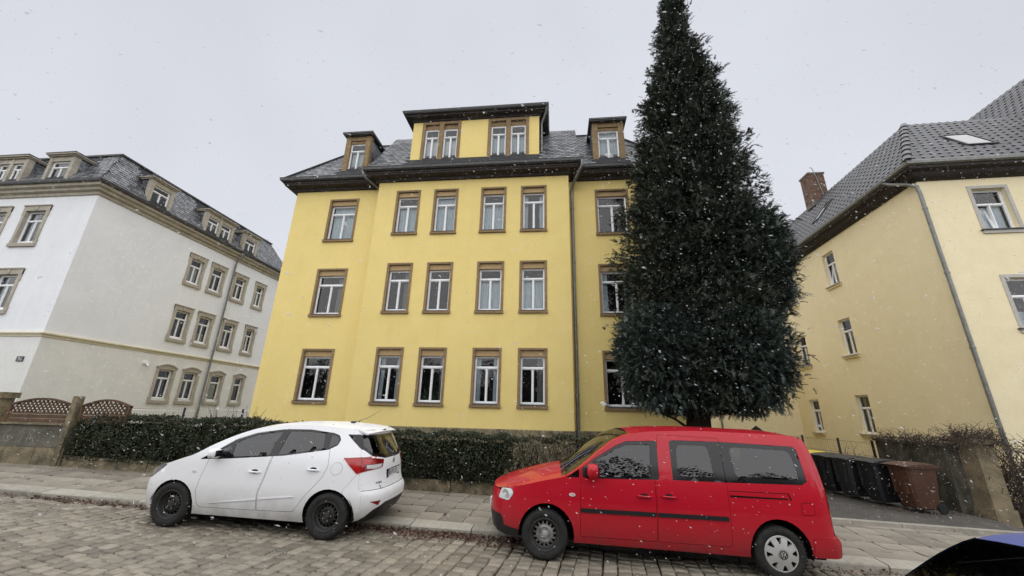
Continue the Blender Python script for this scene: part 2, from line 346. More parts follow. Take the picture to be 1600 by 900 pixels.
KX0, KX1 = -26, 22
g = MB()   # terrain sheet to the horizon, following the fall of the street
xs = [-700, -60, -26, -16, -13, -8, -3, 3, 8, 14, 22, 60, 700]
yk = [-700, -60, -12, 2.5, 6.9]
for i in range(len(xs)-1):
    for j in range(len(yk)-1):
        g.quad(*[(x, y, zroad(x)-.055) for x, y in ((xs[i],yk[j]),(xs[i+1],yk[j]),(xs[i+1],yk[j+1]),(xs[i],yk[j+1]))])
ys2 = [6.9, 9.3, 13, 30, 60, 700]
for i in range(len(xs)-1):
    for j in range(len(ys2)-1):
        P = lambda x, y: (x, y, (zroad(x)-.055 if y < 7 else zpav_in(x, y)-.06))
        g.quad(P(xs[i],ys2[j]), P(xs[i+1],ys2[j]), P(xs[i+1],ys2[j+1]), P(xs[i],ys2[j+1]))
g.build('ground', GROUND, None, kind='structure')
road = MB()
for i in range(KX0, KX1, 2):
    road.quad((i,-4.5,zroad(i)-.028),(i+2,-4.5,zroad(i+2)-.028),(i+2,7.0,zroad(i+2)-.028),(i,7.0,zroad(i)-.028))
road = road.build('cobbled_road', JOINT, None, kind='structure')
def stone(w, l, h, top, jit, seed, chamfer=.22):
    """one rough sett / slab: 12 top-side vertices, slightly domed, irregular outline"""
    r = random.Random(seed); a, b = w/2, l/2; c = min(w, l)*chamfer*.35
    out = [(-a+c,-b),(a-c,-b),(a,-b+c),(a,b-c),(a-c,b),(-a+c,b),(-a,b-c),(-a,-b+c)]
    out = [(x+r.uniform(-jit,jit), y+r.uniform(-jit,jit)) for x, y in out]
    vs = [(x, y, -h) for x, y in out] + [(x, y, top*.2) for x, y in out] + [(x*.86, y*.86, top+r.uniform(-top,top)*.25) for x, y in out]
    fs = [(i, (i+1)%8, (i+1)%8+8, i+8) for i in range(8)] + [(i+8, (i+1)%8+8, (i+1)%8+16, i+16) for i in range(8)] + [tuple(range(16, 24))]
    return vs, fs
SV = [stone(.174, .156, .034, .018, .007, s) for s in range(10)]
SM = []
for vs, fs in SV: SM.append(MB().add(vs, fs).mesh('sett', SETTO, True))
for m_ in SM: m_.set_sharp_from_angle(angle=math.radians(50))
def visible(x, y, z, mx=0):
    d = Vector((x, y, z-EYE)); c = (d.dot(RT), d.dot(UP), d.dot(FW))
    if c[2] < .1: return False, 0
    px, py = 800+605.56*c[0]/c[2], 450-605.56*c[1]/c[2]
    return (-mx < px < 1600+mx and -mx < py < 900+mx), 1/c[2]**2
ROT = math.radians(-7); cr, sr = math.cos(ROT), math.sin(ROT); setts = []
for i in range(-120, 90):
    u = i*.184 + .006*math.sin(i*1.7); off = random.random()*.18
    for j in range(-5, 66):
        v = j*.168 + off
        x, y = u*cr - v*sr - .8, u*sr + v*cr
        if not (-15.5 < x < 9.5 and 2.2 < y < 6.86): continue
        setts.append((x, y, random.uniform(-.004,.005), random.uniform(.95,1.03), random.uniform(.92,1.02), ROT+random.uniform(-.018,.018), random.uniform(-.03,.03), random.uniform(-.03,.03)))
rank = []
for k, (x, y, *_ ) in enumerate(setts):
    ok, s_ = visible(x, y, zroad(x)); covered = (-6.7 < x < -2.5 and y > 6.15) or (-.9 < x < 3.7 and y > 6.3) or (x > 1.3 and y < 2.75)
    rank.append((s_ if ok and not covered else 0, k))
rank.sort(reverse=True); pick = {k for s_, k in rank[:300]}
rest = MB()
for k, (x, y, dz, sx, sy, rz, tx, ty) in enumerate(setts):
    Mx = Matrix.Translation((x, y, zroad(x)-.012+dz)) @ Matrix.Rotation(rz, 4, 'Z') @ Matrix.Rotation(tx, 4, 'X') @ Matrix.Rotation(ty+.025, 4, 'Y') @ Matrix.Diagonal((sx, sy, 1, 1))
    q = random.randrange(10)
    if k in pick:
        o = link('sett', SM[q], road); o.matrix_local = Mx
    else: rest.add([Mx @ Vector(v) for v in SV[q][0]], SV[q][1], 0, random.random())
r_ = rest.build('setts', SETT, road, smooth=True, angle=50, kind='stuff')

pav = MB()
def pquad(mb, x0, x1, y0, y1, f, dz): mb.quad((x0,y0,f(x0,y0)+dz),(x1,y0,f(x1,y0)+dz),(x1,y1,f(x1,y1)+dz),(x0,y1,f(x0,y1)+dz))
for i in range(KX0, KX1, 2): pquad(pav, i, i+2, 7.0, 9.12, zpav, -.024)
pav = pav.build('pavement', JOINT, None, kind='structure')
KERBV = []
def kerb_mesh(seed):
    r = random.Random(seed); b = MB(); L = .985
    prof = [(0,-.16),(0,.075),(.012,.094),(.03,.1),(.28,.1+.014),(.28,-.16)]
    for (x0, x1) in ((0, L),):
        n = len(prof); vs = [(x, y+r.uniform(-.006,.006), z+r.uniform(-.003,.003)) for x in (x0, x1) for y, z in prof]
        b.add(vs, [(i, i+n, (i+1)%n+n, (i+1)%n) for i in range(n)] + [tuple(range(n)), tuple(range(n, 2*n))[::-1]])
    return b.mesh('kerb_stone', KERB, recalc=True)
KM = [kerb_mesh(s) for s in range(4)]
for i in range(-18, 12):
    o = link('kerb_stone', random.choice(KM), pav); x = i*1.0 - .35
    o.location = (x, 6.93+random.uniform(-.008,.008), zroad(x)+random.uniform(-.004,.004)); o.rotation_euler = (0, math.radians(1.43), random.uniform(-.004,.004))
SLV = {}
def slab_mesh(w, l, s):
    key = (w, l, s)
    if key not in SLV: vs, fs = stone(w, l, .03, .006, .008, s*31+int(w*100)); SLV[key] = MB().add(vs, fs).mesh('paving_slab', SLAB)
    return SLV[key]
# slabs laid in courses across the pavement, course joints slightly oblique
x = -14.6; row = 0
while x < 9.0:
    w = .42; y = 7.23; ls = [.42, .36, .50, .34] if row % 2 else [.34, .46, .40, .44]
    if row % 3 == 2: ls = [.48, .32, .42, .40]
    for l in ls + [.30]:
        if y + l > 9.14: l = 9.13 - y
        if l < .12: break
        o = link('paving_slab', slab_mesh(.412, round(l-.012, 3), random.randrange(3)), pav)
        cx, cy = x + w/2 + (y-7.2)*.1, y + l/2
        o.matrix_local = Matrix.Translation((cx, cy, zpav(cx, cy)-.010+random.uniform(-.004,.004))) @ Matrix.Rotation(math.atan(.05), 4, 'X') @ Matrix.Rotation(math.radians(1.43)+random.uniform(-.008,.008), 4, 'Y') @ Matrix.Rotation(random.uniform(-.015,.015), 4, 'Z')
        y += l
    x += w; row += 1
# driveway beside the right house: edging stones, asphalt
drv = MB()
for i in np.arange(3.0, 8.8, .8):
    pquad(drv, i, min(i+.8, 8.8), 9.13, 10.0, zpav, .05)
    drv.quad((i,10.0,zpav(i,10.0)+.05),(min(i+.8,8.8),10.0,zpav(min(i+.8,8.8),10.0)+.05),(min(i+.8,8.8),26,zpav(8,10)+.06),(i,26,zpav(8,10)+.06))
drv = drv.build('driveway', ASPH, None, kind='structure')
for i in range(7):
    x0 = 3.0 + i*.86; b = MB(); b.add([(x0,9.02,zpav(x0,9.02)-.1),(x0+.85,9.02,zpav(x0+.85,9.02)-.1),(x0+.85,9.12,zpav(x0+.85,9.12)-.1),(x0,9.12,zpav(x0,9.12)-.1),(x0,9.02,zpav(x0,9.02)+.06),(x0+.85,9.02,zpav(x0+.85,9.02)+.06),(x0+.85,9.12,zpav(x0+.85,9.12)+.066),(x0,9.12,zpav(x0,9.12)+.066)],[(0,3,2,1),(4,5,6,7),(0,1,5,4),(1,2,6,5),(2,3,7,6),(3,0,4,7)])
    b.build('edging_stone', KERB, drv)

# ---------------------------------------------------------------- yellow house
YH = thing('yellow_house', 'three storey yellow rendered house with projecting middle bay, dark eaves and slate roof', 'house', (-3.36, 13.98, 1.0))
YC, YW = 13.5, 13.98
XL, XA, XB, XR = -11.30, -7.28, .60, 4.57
LV = [(2.06, 4.08), (5.33, 7.36), (8.555, 10.585)]
CW = [(-6.46, 1.03), (-4.86, 1.02), (-2.90, 1.03), (-1.29, 1.02)]
HM = .09
def hole(x0, w, z0, z1, ox): return (x0-ox+.004, x0-ox+w-.004, z0+.004, z1-.004)
wl = MB(); wall_sheet(wl, (XL, YW), (1,0), XA-XL, 1.38, 11.05, [hole(-9.66, 1.31, a, b, XL) for a, b in LV], .25)
wl.build('wall', YEL, YH)
wc = MB(); wall_sheet(wc, (XA, YC), (1,0), XB-XA, 1.38, 11.05, [hole(x, w, a, b, XA) for x, w in CW for a, b in LV], .25)
wall_sheet(wc, (XA, YW), (0,-1), YW-YC, 1.38, 11.05, []); wall_sheet(wc, (XB, YC), (0,1), YW-YC, 1.38, 11.05, [])
wc.build('bay_wall', YEL, YH)
wr = MB(); wall_sheet(wr, (XB, YW), (1,0), XR-XB, 1.38, 11.05, [hole(1.65, 1.31, a, b, XB) for a, b in LV], .25)
wr.build('wall', YEL, YH)
ws = MB(); wall_sheet(ws, (XL, 25.5), (0,-1), 25.5-YW, .3, 11.05, []); wall_sheet(ws, (XR, YW), (0,1), 25.5-YW, .3, 11.05, []); wall_sheet(ws, (XR, 25.5), (-1,0), XR-XL, .3, 11.05, [])
ws.build('wall', YEL, YH)
YPATH = [(XL, 25.5), (XL, YW), (XA, YW), (XA, YC), (XB, YC), (XB, YW), (XR, YW), (XR, 25.5)]
sweep(YPATH[1:-1], [(.035, .2), (.035, 1.37), (.0, 1.395)]).build('plinth', SANDD, YH)
sweep(YPATH, [(0, 11.0), (.10, 11.015), (.13, 11.10), (.38, 11.14), (.40, 11.20), (.425, 11.205), (.425, 11.275), (.455, 11.28)]).build('eaves', EAVE, YH)
gt = sweep(YPATH, [(.43, 11.285), (.50, 11.285), (.548, 11.33), (.56, 11.43), (.575, 11.445), (.56, 11.46), (.545, 11.44)]); gt.build('gutter', GUT, YH, smooth=True, angle=35)
RS = 1.43    # main roof slope
sweep(YPATH, [(.46, 11.42), (.0, 11.42+.46*RS), (-1.85, 11.42+2.31*RS), (-3.3, 15.25), (-3.8, 15.3)]).add([(-8,17.2,15.29),(1.2,17.2,15.29),(1.2,25.4,15.29),(-8,25.4,15.29)], [(0,1,2,3)]).build('roof', SLATEBASE, YH)
sl = MB(); nrm = Vector((0, -RS, 1)).normalized(); vv = Vector((0, 1, RS)).normalized(); VL = 2.31*math.sqrt(1+RS*RS)
def roof_piece(x0, x1, y0, hipl, hipr, avoid):
    def ins(a, b):
        h = b/math.sqrt(1+RS*RS); xx = x0+a
        if b > VL or b < 0: return False
        if hipl and xx < x0+h: return False
        if hipr and xx > x1-h: return False
        if not hipl and xx < x0: return False
        if not hipr and xx > x1: return False
        for c0, c1, hh in avoid:
            if c0 < xx < c1 and h < hh: return False
        return True
    sq = math.sqrt(1+RS*RS)
    def clip(a, b): h = b/sq; return max(h if hipl else 0, min(x1-x0-(h if hipr else 0), a))
    roof_tiles(sl, (x0, y0-.45, 11.43), (1,0,0), vv, nrm, x1-x0, VL, .27, .19, ins, clip=clip)
roof_piece(XL-.45, XA-.45, YW, True, False, [(-9.5, -8.2, 1.6)]); roof_piece(XA-.45, XB+.45, YC, False, False, [(-6.15, -.5, 9)])
roof_piece(XB+.45, XR+.45, YW, False, True, [(1.65, 3.05, 1.6)])
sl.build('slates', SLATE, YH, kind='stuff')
hp = MB()
for sx, X in ((1, XL), (-1, XR)):
    a = Vector((X-sx*.45, YW-.45, 11.46)); b = a + Vector((sx*2.3, 2.3, 2.3*RS)); hp.tube([a, b], .06, 6)
hp.tube([(XL+1.85, YW+1.86, 14.76), (XR-1.85, YW+1.86, 14.76)], .05, 6)
hp.build('hip_cap', SLATEBASE, YH)
def mk_surround(w, h, headh=.29, sillh=.105, jamb=HM):
    """flush sandstone surround, local to the white frame (frame lower-left = jamb, sillh+.035)"""
    b = MB(); X0, Z0 = -jamb, -(sillh+.035); o = -.025; bk = .2
    b.box((X0,o,Z0+sillh),(0,bk,Z0+h-.075)); b.box((w-2*jamb,o,Z0+sillh),(w-jamb,bk,Z0+h-.075)); b.box((X0,o-.004,Z0+h-.075),(w-jamb,bk,Z0+h))
    b.box((X0-.015,o-.05,Z0),(w-jamb+.015,bk-.002,Z0+sillh))
    return b.mesh('surround', SAND)
def mk_blindbox(w, h, headh=.29, sillh=.105, jamb=HM):
    b = MB(); Z1 = h-(sillh+.035)-.075; Z0 = h-(sillh+.035)-headh
    b.box((.0,.055,Z0),(w-2*jamb,.21,Z1)); b.box((0.,.03,Z0),(w-2*jamb,.055,Z0+.035)); return b.mesh('blind_box', BLIND)
def mk_metalsill(w, jamb=HM):
    b = MB(); b.add([(-.01,-.09,-.045),(w-2*jamb+.01,-.09,-.045),(w-2*jamb+.01,.115,-.015),(-.01,.115,-.015),(-.01,-.09,-.03),(w-2*jamb+.01,-.09,-.03),(w-2*jamb+.01,.115,.0),(-.01,.115,.0)],[(0,3,2,1),(4,5,6,7),(0,1,5,4),(1,2,6,5),(2,3,7,6),(3,0,4,7)])
    return b.mesh('sill', GUT)
def yellow_window(x0, w, z0, z1, yp, cur):
    h = z1-z0
    f = window_unit(YH, (x0+HM, yp, z0+.14), 0, w-2*HM, h-.14-.29, dict(transom=.75, d=.12), cur)
    part_at('surround', kit(('ys', round(w,2), round(h,2)), lambda: mk_surround(w, h)), f)
    part_at('blind_box', kit(('yb', round(w,2), round(h,2)), lambda: mk_blindbox(w, h)), f)
    part_at('sill', kit(('yt', round(w,2)), lambda: mk_metalsill(w)), f)
CUR = [['sides', 'plants', 'sides', 'side'], ['side', 'none', 'lace', 'lace'], ['lace', 'lacefull', 'lace', 'sides']]
for r in range(3):
    for c, (x, w) in enumerate(CW): yellow_window(x, w, *LV[r], YC, CUR[r][c])
    yellow_window(-9.66, 1.31, *LV[r], YW, ['plants', 'side', 'lacefull'][r]); yellow_window(1.65, 1.31, *LV[r], YW, ['side', 'sides', 'side'][r])
# big wall dormer over the bay
DX0, DX1, DZ0, DZ1 = -6.09, -.57, 11.55, 14.06
prs = [(-5.66, -3.95), (-2.75, -1.00)]
dm = MB()
wall_sheet(dm, (DX0, YC+.01), (1,0), DX1-DX0, DZ0, DZ1, [(a-DX0, b-DX0, 12.02, 14.0) for a, b in prs], .2)
db = dm.build('dormer', YEL, YH)
ck = MB()
for X, s_ in ((DX0, 1), (DX1, -1)): ck.quad((X,YC+.01,DZ0),(X,17.5,DZ0),(X,17.5,DZ1),(X,YC+.01,DZ1))
ck.build('dormer_cheek', SLATEBASE, db)
DP = [(DX0, 17.5), (DX0, YC+.01), (DX1, YC+.01), (DX1, 17.5)]
sweep(DP, [(0, 14.0), (.05, 14.02), (.08, 14.08), (.27, 14.13), (.29, 14.20), (.32, 14.2)]).build('dormer_eaves', EAVE, db)
sweep(DP, [(.30, 14.2), (.37, 14.215), (.41, 14.27), (.42, 14.34), (.40, 14.35)], mb=MB()).build('dormer_gutter', GUT, db, smooth=True, angle=35)
sweep(DP, [(.40, 14.345), (-1.2, 14.75)]).add([(DX0+1.2,YC+1.21,14.75),(DX1-1.2,YC+1.21,14.75),(DX1-1.2,17.5,14.75),(DX0+1.2,17.5,14.75)], [(0,1,2,3)]).build('dormer_roof', SLATEBASE, db)
fl = MB(); fl.box((DX0-.03,YC-.03,11.86),(DX1+.03,YC+.008,12.0)); fl.build('flashing', LEAD, db)
for pi, (a, b) in enumerate(prs):
    m = (a+b)/2; pz = .14; s_ = MB()
    for x0, x1 in ((a, a+.13), (m-.10, m+.10), (b-.13, b)): s_.box((x0,YC-.02,12.03),(x1,YC+.2,13.99))
    for x0, x1 in ((a+.13, m-.10), (m+.10, b-.13)): s_.box((x0,YC+.07,13.62),(x1,YC+.2,13.99)); s_.box((x0,YC-.015,13.86),(x1,YC+.07,13.99))
    s_.build('dormer_surround', SAND, db)
    for x0, x1 in ((a+.13, m-.10), (m+.10, b-.13)):
        window_unit(YH, (x0, YC, 12.04), 0, x1-x0, 1.58, dict(transom=.74, d=.08), 'blind' if pi == 0 else 'lace')
downpipe(db, 'dormer_downpipe', [(DX1+.33, YC-.32, 14.2), (DX1+.30, YC-.2, 14.0), (DX1+.1, YC+.12, 13.7), (DX1+.1, YC+.14, 13.4), (DX1+.1, YC+.14, 12.0)], .04)
# the two single dormers
def small_dormer(x0, x1, cur):
    yf = YW-.02; b = MB(); z0, z1 = 11.5, 13.84; iw0, iw1 = x0+.23, x1-.23; wz0, wz1 = 11.98, 13.48
    for q0, q1 in ((x0, iw0), (iw1, x1)): b.box((q0,yf-.02,z0),(q1,yf+.2,z1))
    b.box((iw0,yf+.0,13.62),(iw1,yf+.2,z1)); b.box((iw0,yf+.05,wz1),(iw1,yf+.2,13.62)); b.box((iw0,yf-.03,z0),(iw1,yf+.2,wz0))
    d = b.build('small_dormer', SAND, YH)
    c = MB(); yb = 15.4
    c.box((x0+.01,yf+.2,z0),(x0+.08,yb,z1)); c.box((x1-.08,yf+.2,z0),(x1-.01,yb,z1)); c.build('dormer_cheek', SLATEBASE, d)
    t_ = MB()
    for X, dx in ((x1-.01, 1), (x0+.01, -1)): roof_tiles(t_, (X, (yf+.2) if dx > 0 else yb, z0), (0,dx,0), (0,0,1), (dx,0,0), yb-yf-.2, z1-z0, .24, .18, lambda a, b_: b_ < z1-z0-.12, .012, clip=lambda a, b_: max(0, min(yb-yf-.2, a)))
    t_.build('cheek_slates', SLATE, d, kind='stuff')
    r = MB(); r.box((x0-.10,yf-.17,z1),(x1+.10,yb+.1,z1+.05)); r.box((x0-.13,yf-.2,z1+.05),(x1+.13,yb+.1,z1+.13)); r.build('dormer_roof', GUT, d)
    window_unit(YH, (iw0, yf, wz0), 0, iw1-iw0, wz1-wz0, dict(transom=.74, d=.09), cur)
small_dormer(-9.42, -8.24, 'lace'); small_dormer(1.67, 2.98, 'lacefull')
downpipe(YH, 'downpipe', [(1.12, 13.0, 11.34), (1.12, 13.02, 11.12), (1.02, 13.15, 10.98), (.80, 13.72, 10.75), (.74, 13.86, 10.6), (.74, 13.88, 10.3), (.74, 13.88, .6)], .06)
MB().tube([(-7.84, 13.02, 11.32), (-7.8, 13.1, 11.1), (-7.5, 13.75, 10.98), (-7.38, 13.92, 10.9)], .05, 8).build('gutter_outlet', ZINC, YH, smooth=True)

# ---------------------------------------------------------------- white house on the left
WX, WY0, WY1, WXL = -20.8, 13.5, 26.2, -34.0
WH = thing('white_house', 'white rendered house with sandstone window frames and slate mansard roof', 'house', (WX-3, WY0, .5))
SIDEW = [(18.53, 1.10), (20.02, 1.12), (21.82, 1.12), (23.66, 1.0)]
SROW = [(1.95, 3.93, True), (5.18, 7.17, False), (8.38, 10.26, False)]
FRW = [(-24.40, 1.36), (-26.5, 1.36), (-29.0, 1.36)]
FROW = [(5.38, 7.40), (8.48, 10.52)]
JW = .145
ls = [(y-WY0+JW-.02, y-WY0+w-JW+.02, a+.22, b-.22) for y, w in SIDEW for a, b, _ in SROW]
lo = MB(); hi = MB()
wall_sheet(lo, (WX, WY0), (0,1), WY1-WY0, .2, 4.45, [h for h in ls if h[3] < 4.3], .3); wall_sheet(hi, (WX, WY0), (0,1), WY1-WY0, 4.45, 11.1, [h for h in ls if h[3] > 4.6], .3)
wall_sheet(lo, (WXL, WY0), (1,0), WX-WXL, .2, 4.45, [], .3); wall_sheet(hi, (WXL, WY0), (1,0), WX-WXL, 4.45, 11.1, [(x-WXL+JW-.02, x-WXL+w-JW+.02, a+.2, b-.2) for x, w in FRW for a, b in FROW], .3)
wall_sheet(hi, (WX, WY1), (-1,0), WX-WXL, .2, 11.1, []); wall_sheet(hi, (WXL, WY1), (0,-1), WY1-WY0, .2, 11.1, [])
lo.build('wall', WHTLOW, WH); hi.build('wall', WHT, WH)
WP = [(WXL, WY0), (WX, WY0), (WX, WY1), (WXL, WY1)]
STRC = mat('string_course_stone', (.58, .53, .38), .9, .2, col2=(.68, .62, .46), vscale=5)
sweep(WP, [(0, 4.42), (.03, 4.43), (.05, 4.5), (.10, 4.55), (.10, 4.60), (0, 4.64)]).build('string_course', STRC, WH)
sweep(WP, [(.04, .1), (.04, 1.62), (.0, 1.645)]).build('plinth', WHTLOW, WH)
sweep(WP, [(0, 11.0), (.06, 11.02), (.08, 11.14), (.2, 11.2), (.22, 11.3), (.34, 11.36), (.36, 11.46), (.40, 11.47)]).build('cornice', SANDG, WH)
sweep(WP, [(.36, 11.48), (.44, 11.49), (.48, 11.56), (.49, 11.63), (.46, 11.645)]).build('gutter', GUT, WH, smooth=True, angle=35)
WR = 1.70
sweep(WP, [(.40, 11.6), (-.95, 11.6+1.35*WR), (-1.0, 11.6+1.35*WR+.02), (-4.2, 15.0)]).add([(WXL+4.2,WY0+4.2,15.0),(WX-4.2,WY0+4.2,15.0),(WX-4.2,WY1-4.2,15.0),(WXL+4.2,WY1-4.2,15.0)], [(0,1,2,3)]).build('roof', SLATEBASE, WH)
sweep(WP, [(-.93, 13.86), (-.86, 13.87), (-.85, 13.95), (-.95, 13.96)]).build('roof_break_moulding', GUT, WH)
st = MB(); sc_ = math.sqrt(1+WR*WR); VL2 = 1.33*sc_
def wfit(L, dorm):
    def f(a, b):
        h = b/sc_
        if b < 0 or b > VL2 or a < h or a > L-h: return False
        return not any(c0 < a < c1 for c0, c1 in dorm)
    return f
wclip = lambda L: (lambda a, b: max(b/sc_, min(L-b/sc_, a)))
DS = [(15.20, 16.45, 1), (18.55, 20.6, 2), (21.5, 22.75, 1)]
DF = [(-23.80, -22.42, 1), (-26.75, -25.0, 2)]
L1 = WY1-WY0+.8
roof_tiles(st, (WX+.40, WY0-.40, 11.61), (0,1,0), Vector((-1,0,WR)).normalized(), Vector((WR,0,1)).normalized(), L1, VL2, .24, .17, clip=wclip(L1), inside=wfit(L1, [(a-WY0+.4, b-WY0+.4) for a, b, _ in DS]))
L2 = WX-WXL+.8
roof_tiles(st, (WXL-.4, WY0-.40, 11.61), (1,0,0), Vector((0,1,WR)).normalized(), Vector((0,-WR,1)).normalized(), L2, VL2, .24, .17, clip=wclip(L2), inside=wfit(L2, [(a-WXL+.4, b-WXL+.4) for a, b, _ in DF]))
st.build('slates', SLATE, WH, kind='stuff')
def earframe(w, h, arch):
    """stone surround with ears at head and foot; local to the white frame at (JW, .25)"""
    b = MB(); X0, Z0 = -JW, -.24; o, bk = -.045, .24; e = .035; W_ = w; top = Z0+h
    for x0, x1, sg in ((X0, X0+JW, -1), (X0+W_-JW, X0+W_, 1)):
        b.box((x0,o,Z0+.16),(x1,bk,top-.24))
        xx0, xx1 = (x0-e, x0) if sg < 0 else (x1, x1+e)
        if not arch: b.box((xx0,o,top-.50),(xx1,bk-.1,top-.02))
        b.box((xx0,o,Z0+.10),(xx1,bk-.1,Z0+.34))
    b.box((X0-.02,o-.045,Z0),(X0+W_+.02,bk-.003,Z0+.16))
    if arch:
        n = 10; rise = .16; xs_ = [X0+W_*i/n for i in range(n+1)]; zt = lambda x: top-rise+rise*(1-((x-X0-W_/2)/(W_/2))**2)
        for i in range(n):
            a, c = xs_[i], xs_[i+1]; b.add([(a,o-.003,top-.24),(c,o-.003,top-.24),(c,o-.003,zt(c)),(a,o-.003,zt(a)),(a,bk,top-.24),(c,bk,top-.24),(c,bk,zt(c)),(a,bk,zt(a))],[(0,1,2,3),(3,2,6,7),(1,0,4,5)])
        m2 = [X0-.03+(W_+.06)*i/n for i in range(n+1)]
        for i in range(n):
            a, c = m2[i], m2[i+1]; za, zc_ = zt(min(max(a,X0),X0+W_)), zt(min(max(c,X0),X0+W_))
            b.add([(a,o-.04,za),(c,o-.04,zc_),(c,o-.04,zc_+.06),(a,o-.04,za+.06),(a,.0,za),(c,.0,zc_),(c,.0,zc_+.06),(a,.0,za+.06)],[(0,1,2,3),(3,2,6,7),(1,0,4,5)])
    else:
        b.box((X0-e,o-.004,top-.24),(X0+W_+e,bk,top)); b.box((X0+W_/2-.09,o-.03,top-.20),(X0+W_/2+.09,o-.004,top-.02)); b.box((X0-e-.02,o-.04,top),(X0+W_+e+.02,0,top+.05))
    return b.mesh('surround', SANDG)
def white_window(pos, ang, w, h, arch, cur, single=False):
    f = window_unit(WH, (pos[0]+math.cos(ang)*JW, pos[1]+math.sin(ang)*JW, pos[2]+.24), ang, w-2*JW, h-.24-.24, dict(transom=.70, d=.11, t=.05, single=single), cur)
    part_at('surround', kit(('ws', round(w,2), round(h,2), arch), lambda: earframe(w, h, arch)), f)
for i, (y, w) in enumerate(SIDEW):
    for a, b, arch in SROW: white_window((WX, y, a), PI/2, w, b-a, arch, random.choice(['none', 'half', 'side', 'lace', 'none']), single=(i >= 2 and arch))
for x, w in FRW:
    for a, b in FROW: white_window((x, WY0, a), 0, w, b-a, False, random.choice(['sides', 'lace']))
def w_dormer(origin, ang, w, nwin, z0, z1):
    """stone dormer front; local x along wall, y into roof"""
    Mx = Matrix.Translation(origin) @ Matrix.Rotation(ang, 4, 'Z'); T = lambda mb: setattr(mb, 'v', [tuple(Mx @ Vector(v)) for v in mb.v]) or mb
    b = MB(); H = z1-z0; p = .17; iw = (w-p*(nwin+1))/nwin
    for i in range(nwin+1): b.box((i*(iw+p), 0, -.3),(i*(iw+p)+p, .25, H))
    for i in range(nwin): b.box((p+i*(iw+p), .02, H-.24),(p+i*(iw+p)+iw, .25, H)); b.box((p+i*(iw+p), .0, -.3),(p+i*(iw+p)+iw, .25, .04))
    d = T(b).build('roof_dormer', SANDG, WH)
    c = MB(); c.box((.02,.25,-.3),(.08,1.6,H)); c.box((w-.08,.25,-.3),(w-.02,1.6,H)); T(c).build('dormer_cheek', SLATEBASE, d)
    t_ = MB()
    for X, dx in ((w-.02, 1), (.02, -1)): roof_tiles(t_, (X, .25 if dx > 0 else 1.55, -.2), (0,dx,0), (0,0,1), (dx,0,0), 1.3, H+.2, .22, .16, lambda a, b_: b_ < H+.08, .012, clip=lambda a, b_: max(0, min(1.3, a)))
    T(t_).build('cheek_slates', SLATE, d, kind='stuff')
    r = MB(); r.box((-.06,-.06,H),(w+.06,1.7,H+.06)); r.box((-.12,-.13,H+.06),(w+.12,1.75,H+.13)); T(r).build('dormer_roof', SANDG, d)
    r = MB(); r.box((-.14,-.15,H+.13),(w+.14,1.8,H+.165)); T(r).build('dormer_sheet', GUT, d)
    for i in range(nwin):
        q = Mx @ Vector((p+i*(iw+p), .02, .04)); window_unit(WH, q, ang, iw, H-.28, dict(transom=.70, d=.08, t=.045), random.choice(['lace', 'none', 'half']))
for a, b, n in DS: w_dormer((WX+.30, a, 11.66), PI/2, b-a, n, 11.66, 12.98)
for a, b, n in DF: w_dormer((a, WY0-.30, 11.68), 0, b-a, n, 11.68, 13.0)
downpipe(WH, 'downpipe', [(WX+.5, 21.56, 11.5), (WX+.45, 21.56, 11.3), (WX+.12, 21.56, 10.9), (WX+.10, 21.56, .3)], .055)
for y, w in SIDEW:
    b = MB(); b.box((WX+.02,y+.05,.35),(WX+.075,y+w-.05,1.16)); b.box((WX+.075,y+.2,.4),(WX+.078,y+w-.2,1.0),1); b.build('cellar_window', [SANDG, ROOM], WH)
rl = MB()
for i in range(6): rl.tube([(WX-3.2-i*.55, WY0+2.0, 14.2),(WX-3.2-i*.55, WY0+2.0, 14.75)], .012, 5)
rl.tube([(WX-3.2, WY0+2.0, 14.75),(WX-6, WY0+2.0, 14.75)], .012, 5); rl.tube([(WX-3.2, WY0+2.0, 14.5),(WX-6, WY0+2.0, 14.5)], .012, 5); rl.build('snow_guard_rail', GUT, WH)
PLQ = mat('enamel_plate', (.02, .022, .03), .3, .5); PLW = mat('enamel_white', (.7, .7, .7), .4, .4)
b = MB(); b.box((-21.54,13.47,3.42),(-21.22,13.497,3.62)); pl = b.build('number_plate', PLQ, WH)
b = MB()     # the figure 7 and the letter a, faint at this size
b.box((-21.46,13.464,3.565),(-21.385,13.4695,3.585)); b.obox((-21.43,13.464,3.455),(.02,0,0),(0,.0055,0),(.028,0,.11)); b.box((-21.35,13.464,3.47),(-21.335,13.4695,3.53)); b.box((-21.335,13.464,3.47),(-21.30,13.4695,3.48)); b.box((-21.335,13.464,3.52),(-21.30,13.4695,3.53)); b.box((-21.30,13.464,3.455),(-21.285,13.4695,3.53))
b.build('figure', PLW, pl)
b = MB(); b.box((WX+.0,17.75,3.86),(WX+.10,18.0,3.98)); b.tube([(WX+.06,17.87,3.9),(WX+.26,17.87,3.74)], .035, 8); lm = b.build('wall_lamp', UPVC, WH)

